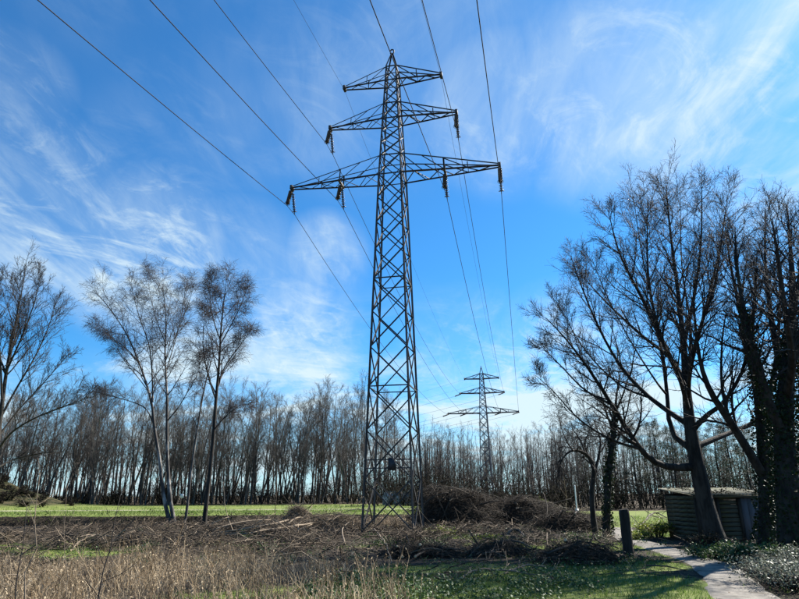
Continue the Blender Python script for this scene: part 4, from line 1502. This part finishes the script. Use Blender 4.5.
def fallen_branch(label, pts, r, seed, m, twigs=9):
    """a cut branch on the ground: pts are pixels with a height above the ground"""
    rng = np.random.RandomState(seed)
    w_ = []
    for x, y, z in pts:
        g = gp(x, y)
        w_.append(np.array((g.x, g.y, g.z + z)))
    base = Vector(w_[0])
    base.z = Hs(base.x, base.y)
    root = empty('fallen_branch', base)
    tag(root, label, 'branch', 'cut branches lying on the ground')
    P, R = resample([p - np.array(base) for p in w_], np.linspace(r, r * .45, len(w_)), 14)
    P = P + rng.normal(0, .012, P.shape)
    acc = Acc(); acc.tubes(P[None], R[None], 7, .5)
    acc.build('stem', m, root, smooth=True)
    d = P[0] - P[1]; d /= np.linalg.norm(d)
    e = Acc(); e.tubes(np.array([P[0], P[0] + d * .006])[None], np.array([[r * .98, r * .97]]), 7)
    e.build('cut_end', M['cutwood'], root)
    if twigs:
        P1_, R1_ = branch_out(P[None], R[None], rng, n=twigs, t0=.2, t1=1, ang=45, asd=12, ratio=.3, taper=.4, seg=4, wig=.15, up=.08, rr=.5, tip=.005, lmin=.2)
        P2_, R2_ = branch_out(P1_, R1_, rng, n=4, t0=.3, t1=1, ang=40, asd=12, ratio=.4, taper=.3, seg=2, wig=.15, up=.03, rr=.6, tip=.004, lmin=.1)
        t = Acc(); t.tubes(P1_, R1_, 4, rng.uniform(0, 1, len(P1_))); t.tubes(P2_, R2_, 3, rng.uniform(0, 1, len(P2_)))
        t.build('side_twigs', m, root)['kind'] = 'stuff'


FB = [('pale bent branch rising out of the mud near the dead weeds', [(70, 552, .02), (82, 548, .25), (98, 546, .32), (108, 550, .1)], .035, 'brush_pale_lit', 4),
      ('long dark stem lying along the stacked row', [(332, 524, .5), (300, 527, .45), (262, 534, .32), (212, 538, .15)], .06, 'brush_pale_lit', 7),
      ('second long stem slanting across the stacked row', [(322, 530, .35), (285, 535, .3), (240, 540, .22), (190, 541, .08)], .05, 'brush_pale_lit', 7),
      ('thin straight pole leaning in the mud before the pylon', [(374, 544, .5), (384, 553, .35), (392, 566, .05)], .022, 'brush_pale_lit', 0),
      ('forked pale branch on the tangle of cut branches', [(345, 545, .02), (342, 538, .3), (349, 532, .45), (358, 529, .5)], .03, 'brush_pale_lit', 6),
      ('grey branch lying across the top of the tall brush pile', [(425, 528, 1.62), (445, 527, 1.80), (462, 526, 1.86), (478, 526, 1.70)], .05, 'brush_pale_lit', 8),
      ('long thin branch lying flat on the green cover', [(462, 581, .05), (480, 577, .14), (510, 576, .10), (545, 579, .05)], .025, 'brush_pale_lit', 7),
      ('brown branch lying on bare mud by the small twig mound', [(505, 575, .04), (530, 571, .12), (556, 572, .05)], .028, 'brush_pale_lit', 6),
      ('dark root-like branch between the twig heaps', [(505, 541, .05), (514, 537, .3), (522, 540, .25), (530, 545, .05)], .06, 'brush', 8),
      ('pale stick fallen against the pile by the far grass', [(555, 517, .8), (566, 520, .75), (580, 528, .3)], .03, 'brush_pale_lit', 6),
      ('short pale log half sunk in the mud', [(433, 556, .08), (441, 558, .1), (449, 557, .06)], .07, 'brush_pale_lit', 0),
      ('crooked stem lying on the grass behind the post', [(640, 531, .2), (656, 524, .6), (668, 526, .4)], .05, 'brush', 9)]
for i, (lb, pts, r, mk, tw) in enumerate(FB):
    fallen_branch(lb, pts, r, 500 + i, M[mk], tw)


# ------------------------------------------------------------------ ground vegetation
def sample(rng, n, x0, x1, y0, y1, mask):
    x = rng.uniform(x0, x1, n); y = rng.uniform(y0, y1, n)
    k = rng.uniform(0, 1, n) < mask(x, y)
    x, y = x[k], y[k]
    return np.stack([x, y, H(x, y)], 1)


def weed_mask(x, y):
    lim = 16.6 + 1.2 * vnoise(x * .5, 2.2) - 0.12 * np.maximum(x + 4, 0) ** 2
    right = 1 - sstep(-2.2, 0.6, x + .7 * vnoise(y * .7, 9.1) - 0.06 * (y - 10))
    return right * (1 - sstep(lim - 1.4, lim, y)) * (0.55 + .45 * vnoise(x * .8, y * .8) + .25)


def build_weeds():
    rng = np.random.RandomState(60)
    C = sample(rng, 12500, -16, 3, 6.2, 17.5, lambda x, y: weed_mask(x, y) * np.clip(.8 + 1.1 * vnoise(x * 1.9 + 4, y * 1.9), .12, 1))
    n = len(C)
    acc = Acc()
    hgt = rng.uniform(.28, .62, n) * (1 + .5 * vnoise(C[:, 0] * 1.1, C[:, 1] * 1.1))
    tall = rng.rand(n) < .04
    hgt[tall] *= 1.55
    lean = rng.normal(0, .22, (n, 2))
    t = np.linspace(0, 1, 4)[None]
    P = np.stack([C[:, :1] + lean[:, :1] * hgt[:, None] * t ** 1.5, C[:, 1:2] + lean[:, 1:] * hgt[:, None] * t ** 1.5,
                  C[:, 2:] - .02 + hgt[:, None] * t], 2)
    P[:, 1:] += rng.normal(0, .015, (n, 3, 3))
    R = rng.gamma(3, .0014, n)[:, None] * (1 - .6 * t) + .0012
    var = np.clip(.48 + .4 * vnoise(C[:, 0] * .7 + 3, C[:, 1] * .7) + rng.normal(0, .34, n), 0, 1)
    acc.tubes(P, R, 3, var, cap=False)
    P1_, R1_ = branch_out(P, R, rng, n=4, t0=.3, t1=1, ang=38, asd=14, ratio=.34, taper=.4, seg=2, wig=.15, up=.1, rr=.7, tip=.0015, lmin=.05)
    acc.tubes(P1_, R1_, 3, np.repeat(var, 4), cap=False)
    # withered leaves and seed heads
    E = P1_[:, -1]
    k = rng.rand(len(E)) < .55
    acc.leaves(E[k], .045, rng, np.clip(np.repeat(var, 4)[k] - .05, 0, 1), flat=.05, aspect=.45, droop=.6)
    # fallen straw
    S = sample(rng, 16000, -16, 3, 6.2, 17.8, weed_mask)
    S[:, 2] += rng.uniform(0, .12, len(S))
    acc.blades(S, .30, .010, 1.1, rng, np.clip(rng.normal(.5, .3, len(S)), 0, 1))
    tag(acc.build('dead_weeds', M['weed']), 'dense stand of dry beige weeds along the near edge', 'weeds', kind='stuff')


build_weeds()


def build_grass():
    rng = np.random.RandomState(61)
    acc = Acc()
    # near lit patches
    m = lambda x, y: grass_mask(x, y) * sstep(.40, .72, path_dist(x, y) + .12 * vnoise(x * 3, y * 3)) * (y < 31)
    C = sample(rng, 150000, -14, 12, 8, 31, lambda x, y: np.clip(m(x, y) * 1.4 - .25 + .5 * vnoise(x * 2.2, y * 2.2), 0, 1))
    acc.blades(C, .085, .009, .7, rng, np.clip(.5 + .3 * vnoise(C[:, 0], C[:, 1]) + rng.normal(0, .25, len(C)), 0, 1))
    # bank and field edge tufts
    def fm(x, y):
        return np.clip(sstep(39.5, 41.5, y) * .7, 0, 1) * np.where(x < 4, 1, 0)
    C = sample(rng, 16000, -42, 6, 39.5, 50, fm)
    acc.blades(C, .16, .02, .7, rng, np.clip(rng.normal(.55, .25, len(C)), 0, 1))
    C = sample(rng, 26000, -62, 6, 44, 80, lambda x, y: np.clip(.45 + .9 * vnoise(x * .35, y * .35), 0, 1) * (np.hypot((x + 52) / 13, (y - 74) / 9) > 1))
    acc.blades(C, .13, .03, .8, rng, np.clip(.5 + .4 * vnoise(C[:, 0] * .2, C[:, 1] * .2) + rng.normal(0, .25, len(C)), 0, 1))
    C = sample(rng, 9000, 4, 18, 31, 48, lambda x, y: grass_mask(x, y) * .8)
    acc.blades(C, .14, .016, .7, rng, np.clip(rng.normal(.55, .25, len(C)), 0, 1))
    tag(acc.build('grass', M['grass']), 'green grass in patches beside the path and on the bank', 'grass', kind='stuff')


build_grass()


def build_ivy_cover():
    rng = np.random.RandomState(62)
    acc = Acc()
    spots = [(gp(440, 590), 2.6, 1.9, 5600), (gp(375, 592), 1.5, 1.6, 2600), (gp(520, 588), 1.6, 1.6, 2300), (gp(560, 572), 1.5, 1.2, 900),
             (gp(612, 562), 1.4, 1.1, 900), (gp(505, 550), .8, .6, 400), (gp(435, 545), .9, .5, 400)]
    for k in range(130):
        x = rng.uniform(-13, 9); y = rng.uniform(16.5, 36)
        spots.append((Vector((x, y, 0)), rng.uniform(.2, .7), rng.uniform(.2, .6), int(rng.uniform(60, 260))))
    for c, rx, ry, n in spots:
        r = np.sqrt(rng.uniform(0, 1, n)); a = rng.uniform(0, 6.283, n)
        x = c.x + rx * r * np.cos(a); y = c.y + ry * r * np.sin(a)
        k = (vnoise(x * 1.7 + 20, y * 1.7) > -.35)
        x, y = x[k], y[k]
        z = H(x, y) + np.abs(rng.normal(0, .09, len(x))) + .10 * np.maximum(vnoise(x * 1.3, y * 1.3), 0)
        acc.leaves(np.stack([x, y, z], 1), .048, rng, rng.uniform(0, 1, len(x)), flat=.35, aspect=.85)
    tag(acc.build('ground_ivy', M['ivy']), 'low dark green ground cover spreading through the cleared strip', 'ground cover', kind='stuff')


build_ivy_cover()


def build_bank_shade_brambles():  # dark growth added along the bank to stand in for its shade
    rng = np.random.RandomState(64)
    lf, tw = Acc(), Acc()
    n = 26000
    x = rng.uniform(-34, 6, n); e = 40.0 + 0.8 * vnoise(x * 0.22, 3.3)
    y = e + rng.normal(.15, .55, n)
    k = rng.uniform(0, 1, n) < np.clip(.75 + .9 * vnoise(x * .35 + 60, 1.2), .15, 1)
    x, y = x[k], y[k]
    z = H(x, y) + rng.uniform(0, .55, len(x)) * (.6 + .6 * vnoise(x * .8, y * .8))
    lf.leaves(np.stack([x, y, z], 1), .09, rng, rng.uniform(0, 1, len(x)), flat=.2, aspect=.7)
    m = 3500
    x = rng.uniform(-34, 6, m); y = 40.0 + 0.8 * vnoise(x * 0.22, 3.3) + rng.normal(0, .6, m)
    a = rng.uniform(0, 6.283, m); l = rng.uniform(.4, 1.3, m)
    t = np.linspace(0, 1, 5)[None]
    P = np.stack([x[:, None] + np.cos(a)[:, None] * l[:, None] * t, y[:, None] + np.sin(a)[:, None] * l[:, None] * t * .5,
                  H(x, y)[:, None] + l[:, None] * (t * .9 - t * t * .75)], 2)
    tw.tubes(P, np.broadcast_to(.007 * (1 - .6 * t), (m, 5)), 3, rng.uniform(0, 1, m))
    o = tw.build('bank_shade_brambles', M['dark_twig'])
    tag(o, 'dark tangled brambles added as shade on the ditch bank below the field', 'brambles', kind='stuff')
    tag(lf.build('leaves', M['bramble'], o), kind='stuff')


build_bank_shade_brambles()


def shrub(name, label, c, rx, ry, h, nst, nleaf, size, seed, leafm, twigm, flat=.3, aspect=.7, group=None, arch=.5):
    rng = np.random.RandomState(seed)
    root = empty(name, c)
    tag(root, label, 'shrub', group)
    a = rng.uniform(0, 6.283, nst); l = h * rng.uniform(.7, 1.15, nst); o = np.sqrt(rng.uniform(0, 1, nst))
    t = np.linspace(0, 1, 6)[None]
    sp = (o * arch)[:, None]
    P = np.stack([rx * (o * np.cos(a))[:, None] * (.3 + .7 * t), ry * (o * np.sin(a))[:, None] * (.3 + .7 * t), -.03 + l[:, None] * t * (1.3 - (.3 + sp * .6) * t)], 2)
    P[:, 1:] += rng.normal(0, .02, (nst, 5, 3))
    R = np.broadcast_to(.009 * (1 - t) + .003, (nst, 6))
    tw = Acc(); tw.tubes(P, R, 4, rng.uniform(0, 1, nst))
    P1_, R1_ = branch_out(P, R, rng, n=6, t0=.25, t1=1, ang=42, asd=12, ratio=.4, taper=.4, seg=3, wig=.15, up=.05, rr=.6, tip=.0025, lmin=.1)
    tw.tubes(P1_, R1_, 3, rng.uniform(0, 1, len(P1_)))
    tw.build('stems', twigm, root)
    base = P1_[:, 1:].reshape(-1, 3)
    C = base[rng.randint(0, len(base), nleaf)] + rng.normal(0, .05, (nleaf, 3))
    C[:, 2] = np.maximum(C[:, 2], .01)
    lf = Acc(); lf.leaves(C, size, rng, rng.uniform(0, 1, nleaf), flat=flat, aspect=aspect)
    o = lf.build('leaves', leafm, root)
    o['kind'] = 'stuff'
    return root


shrub('evergreen_shrub', 'low glossy green ground shrub between path and shed', gp(726, 559), 1.1, .9, .30, 60, 3000, .07, 70, M['ivy'], M['twig'])
shrub('evergreen_shrub', 'glossy green low shrub under the ivy-clad trees', gp(752, 563), 1.1, .9, .42, 50, 2500, .07, 71, M['ivy'], M['twig'])
shrub('silver_shrub', 'silvery grey-leaved shrub spilling onto the path edge', gp(795, 588), 1.0, 1.3, .46, 110, 4200, .06, 72, M['silver'], M['twig'], aspect=.4)
shrub('silver_shrub', 'grey-green shrub with bare twigs behind the silvery one', gp(803, 568), 1.2, 1.0, .45, 80, 3000, .055, 73, M['silver'], M['twig'], aspect=.4)
shrub('young_shrub', 'yellow-green leafy shrub on the grass by the shed corner', gp(657, 537), .85, .7, .6, 46, 2100, .07, 74, M['yellow_leaf'], M['twig'])
shrub('young_shrub', 'smaller yellow-green tuft beside the leafy shrub by the shed', gp(638, 540), .45, .4, .28, 22, 700, .07, 75, M['yellow_leaf'], M['twig'])
shrub('young_shrub', 'bright green leafy clump before the tall brush pile', gp(437, 536), .8, .5, .28, 40, 1500, .08, 76, M['yellow_leaf'], M['twig'])
shrub('young_shrub', 'bright green weed clump at the foot of the sloping brush pile', gp(491, 544), .65, .45, .24, 34, 1100, .08, 77, M['yellow_leaf'], M['twig'])
shrub('bramble_bush', 'dry bramble bush along the path under the big tree', gp(703, 547), .8, .4, .4, 40, 700, .06, 78, M['bramble'], M['twig'])
shrub('bramble_bush', 'grey dry thicket on the bank at the log row', gp(262, 526), 2.0, .6, .55, 110, 500, .05, 79, M['litter'], M['brush_pale_lit'])
shrub('bramble_bush', 'dry brown thicket on the bank left bare by the cutting', gp(95, 532), 2.4, .8, .5, 90, 500, .05, 80, M['litter'], M['brush'])
shrub('bramble_bush', 'dry weeds standing between the pylon legs', gp(388, 531), 1.3, 1.0, .8, 70, 600, .05, 81, M['weed'], M['brush_pale_lit'])
shrub('bramble_bush', 'grassy bush growing out of the sloping brush pile', gp(535, 521), .9, .6, 1.5, 40, 900, .07, 82, M['yellow_leaf'], M['brush'])


def build_litter():
    rng = np.random.RandomState(63)
    tw, lf = Acc(), Acc()

    def m(x, y):
        d = sstep(.55, 1.2, path_dist(x, y))
        return d * np.clip(.5 + 1.0 * vnoise(x * .7 + 30, y * .7), 0.06, 1) * (1 - .7 * grass_mask(x, y)) * np.where((x < -1.5) & (y < 15), .2, 1)
    C = sample(rng, 30000, -19, 13, 12, 41, lambda x, y: m(x, y) * np.where(y > 20, 1, .55))
    # tangles of cut stems
    cl = []
    for k in range(120):
        x = rng.uniform(-17, 8); y = rng.uniform(20, 38)
        m_ = rng.randint(60, 190); sx, sy = rng.uniform(.25, .8), rng.uniform(.2, .5)
        q = np.stack([x + rng.normal(0, sx, m_), y + rng.normal(0, sy, m_), np.zeros(m_)], 1)
        q[:, 2] = H(q[:, 0], q[:, 1]) + np.abs(rng.normal(0, .13, m_))
        cl.append(q[path_dist(q[:, 0], q[:, 1]) > 1.0])
    C = np.concatenate([C] + cl)
    n = len(C)
    a = rng.uniform(0, 6.283, n); l = rng.gamma(2.2, .19, n)
    t = np.linspace(-.5, .5, 3)[None]
    P = np.stack([C[:, :1] + np.cos(a)[:, None] * l[:, None] * t, C[:, 1:2] + np.sin(a)[:, None] * l[:, None] * t,
                  C[:, 2:] + .02 + rng.normal(0, .38, (n, 1)) * l[:, None] * t + np.abs(rng.normal(0, .09, (n, 1)))], 2)
    P[:, 1] += rng.normal(0, .03, (n, 3))
    R = np.clip(rng.gamma(2, .0042, n), .003, .022)[:, None] * np.array([[1, .85, .5]])
    tw.tubes(P, R, 3, np.clip(rng.beta(.8, 4.2, n), 0, 1))
    o = tw.build('twig_litter', M['brush_pale_lit'])
    tag(o, 'loose twigs and wood scraps littering the cleared ground', 'litter', kind='stuff')
    C = sample(rng, 40000, -18, 13, 9, 41, lambda x, y: np.clip(m(x, y) + .16 * (path_dist(x, y) < 1.1), 0, 1))
    C[:, 2] += .012
    lf.leaves(C, .06, rng, rng.uniform(0, 1, len(C)), flat=.75, aspect=.65)
    tag(lf.build('leaf_litter', M['litter']), 'brown fallen leaves scattered over the cleared ground', 'leaves', kind='stuff')


build_litter()


# thin saplings standing in the dead weeds
def sapling(label, px, base_y, top, D, r, seed, twigs=6, m='twig'):
    rng = np.random.RandomState(seed)
    a = at(px, base_y, D); a.z = Hs(a.x, a.y)
    b = at(top[0], top[1], D + rng.uniform(-.2, .2))
    root = empty('bare_sapling', a)
    tag(root, label, 'sapling', 'thin saplings in the dead weeds')
    t = np.linspace(0, 1, 8)[:, None]
    P = np.array(b - a)[None] * t + rng.normal(0, .022, (8, 3)) * np.sin(t * math.pi)
    P[0] -= np.array([0, 0, .05])
    R = r * (1 - .75 * t[:, 0])
    acc = Acc(); acc.tubes(P[None], R[None], 6, .5); acc.build('stem', M[m], root, smooth=True)
    P1_, R1_ = branch_out(P[None], R[None], rng, n=twigs, t0=.3, t1=1, ang=42, asd=12, ratio=.26, taper=.4, seg=4, wig=.2, up=.05, rr=.55, tip=.0022, lmin=.08)
    P2_, R2_ = branch_out(P1_, R1_, rng, n=3, t0=.3, t1=1, ang=40, asd=12, ratio=.4, taper=.3, seg=2, wig=.2, up=.05, rr=.6, tip=.0016, lmin=.05)
    tw = Acc(); tw.tubes(P1_, R1_, 4, rng.uniform(0, 1, len(P1_))); tw.tubes(P2_, R2_, 3, rng.uniform(0, 1, len(P2_)))
    tw.build('twigs', M[m], root)


for i, a in enumerate([('dark sapling with short side twigs near the green patch', 22, 600, (27, 505), 7.2, .010, 6, 'twig'),
                       ('pale sapling stem rising above the weeds to the mound', 28, 600, (40, 473), 7.6, .011, 7, 'brush_pale_lit'),
                       ('straight pale whip of a sapling without side branches', 71, 600, (67, 486), 8.0, .006, 2, 'brush_pale_lit'),
                       ('leaning dark sapling with a forked top among the weeds', 92, 610, (120, 498), 6.6, .011, 9, 'twig'),
                       ('thin bent sapling standing in front of the birches', 155, 605, (172, 540), 6.8, .006, 5, 'twig'),
                       ('pale weed stalk standing taller than its neighbours', 274, 600, (270, 538), 8.4, .006, 6, 'brush_pale_lit'),
                       ('small twiggy sapling at the edge of the dead weeds', 285, 600, (289, 548), 8.6, .005, 6, 'twig')]):
    sapling(a[0], a[1], a[2], a[3], a[4], a[5], 900 + i, a[6], a[7])
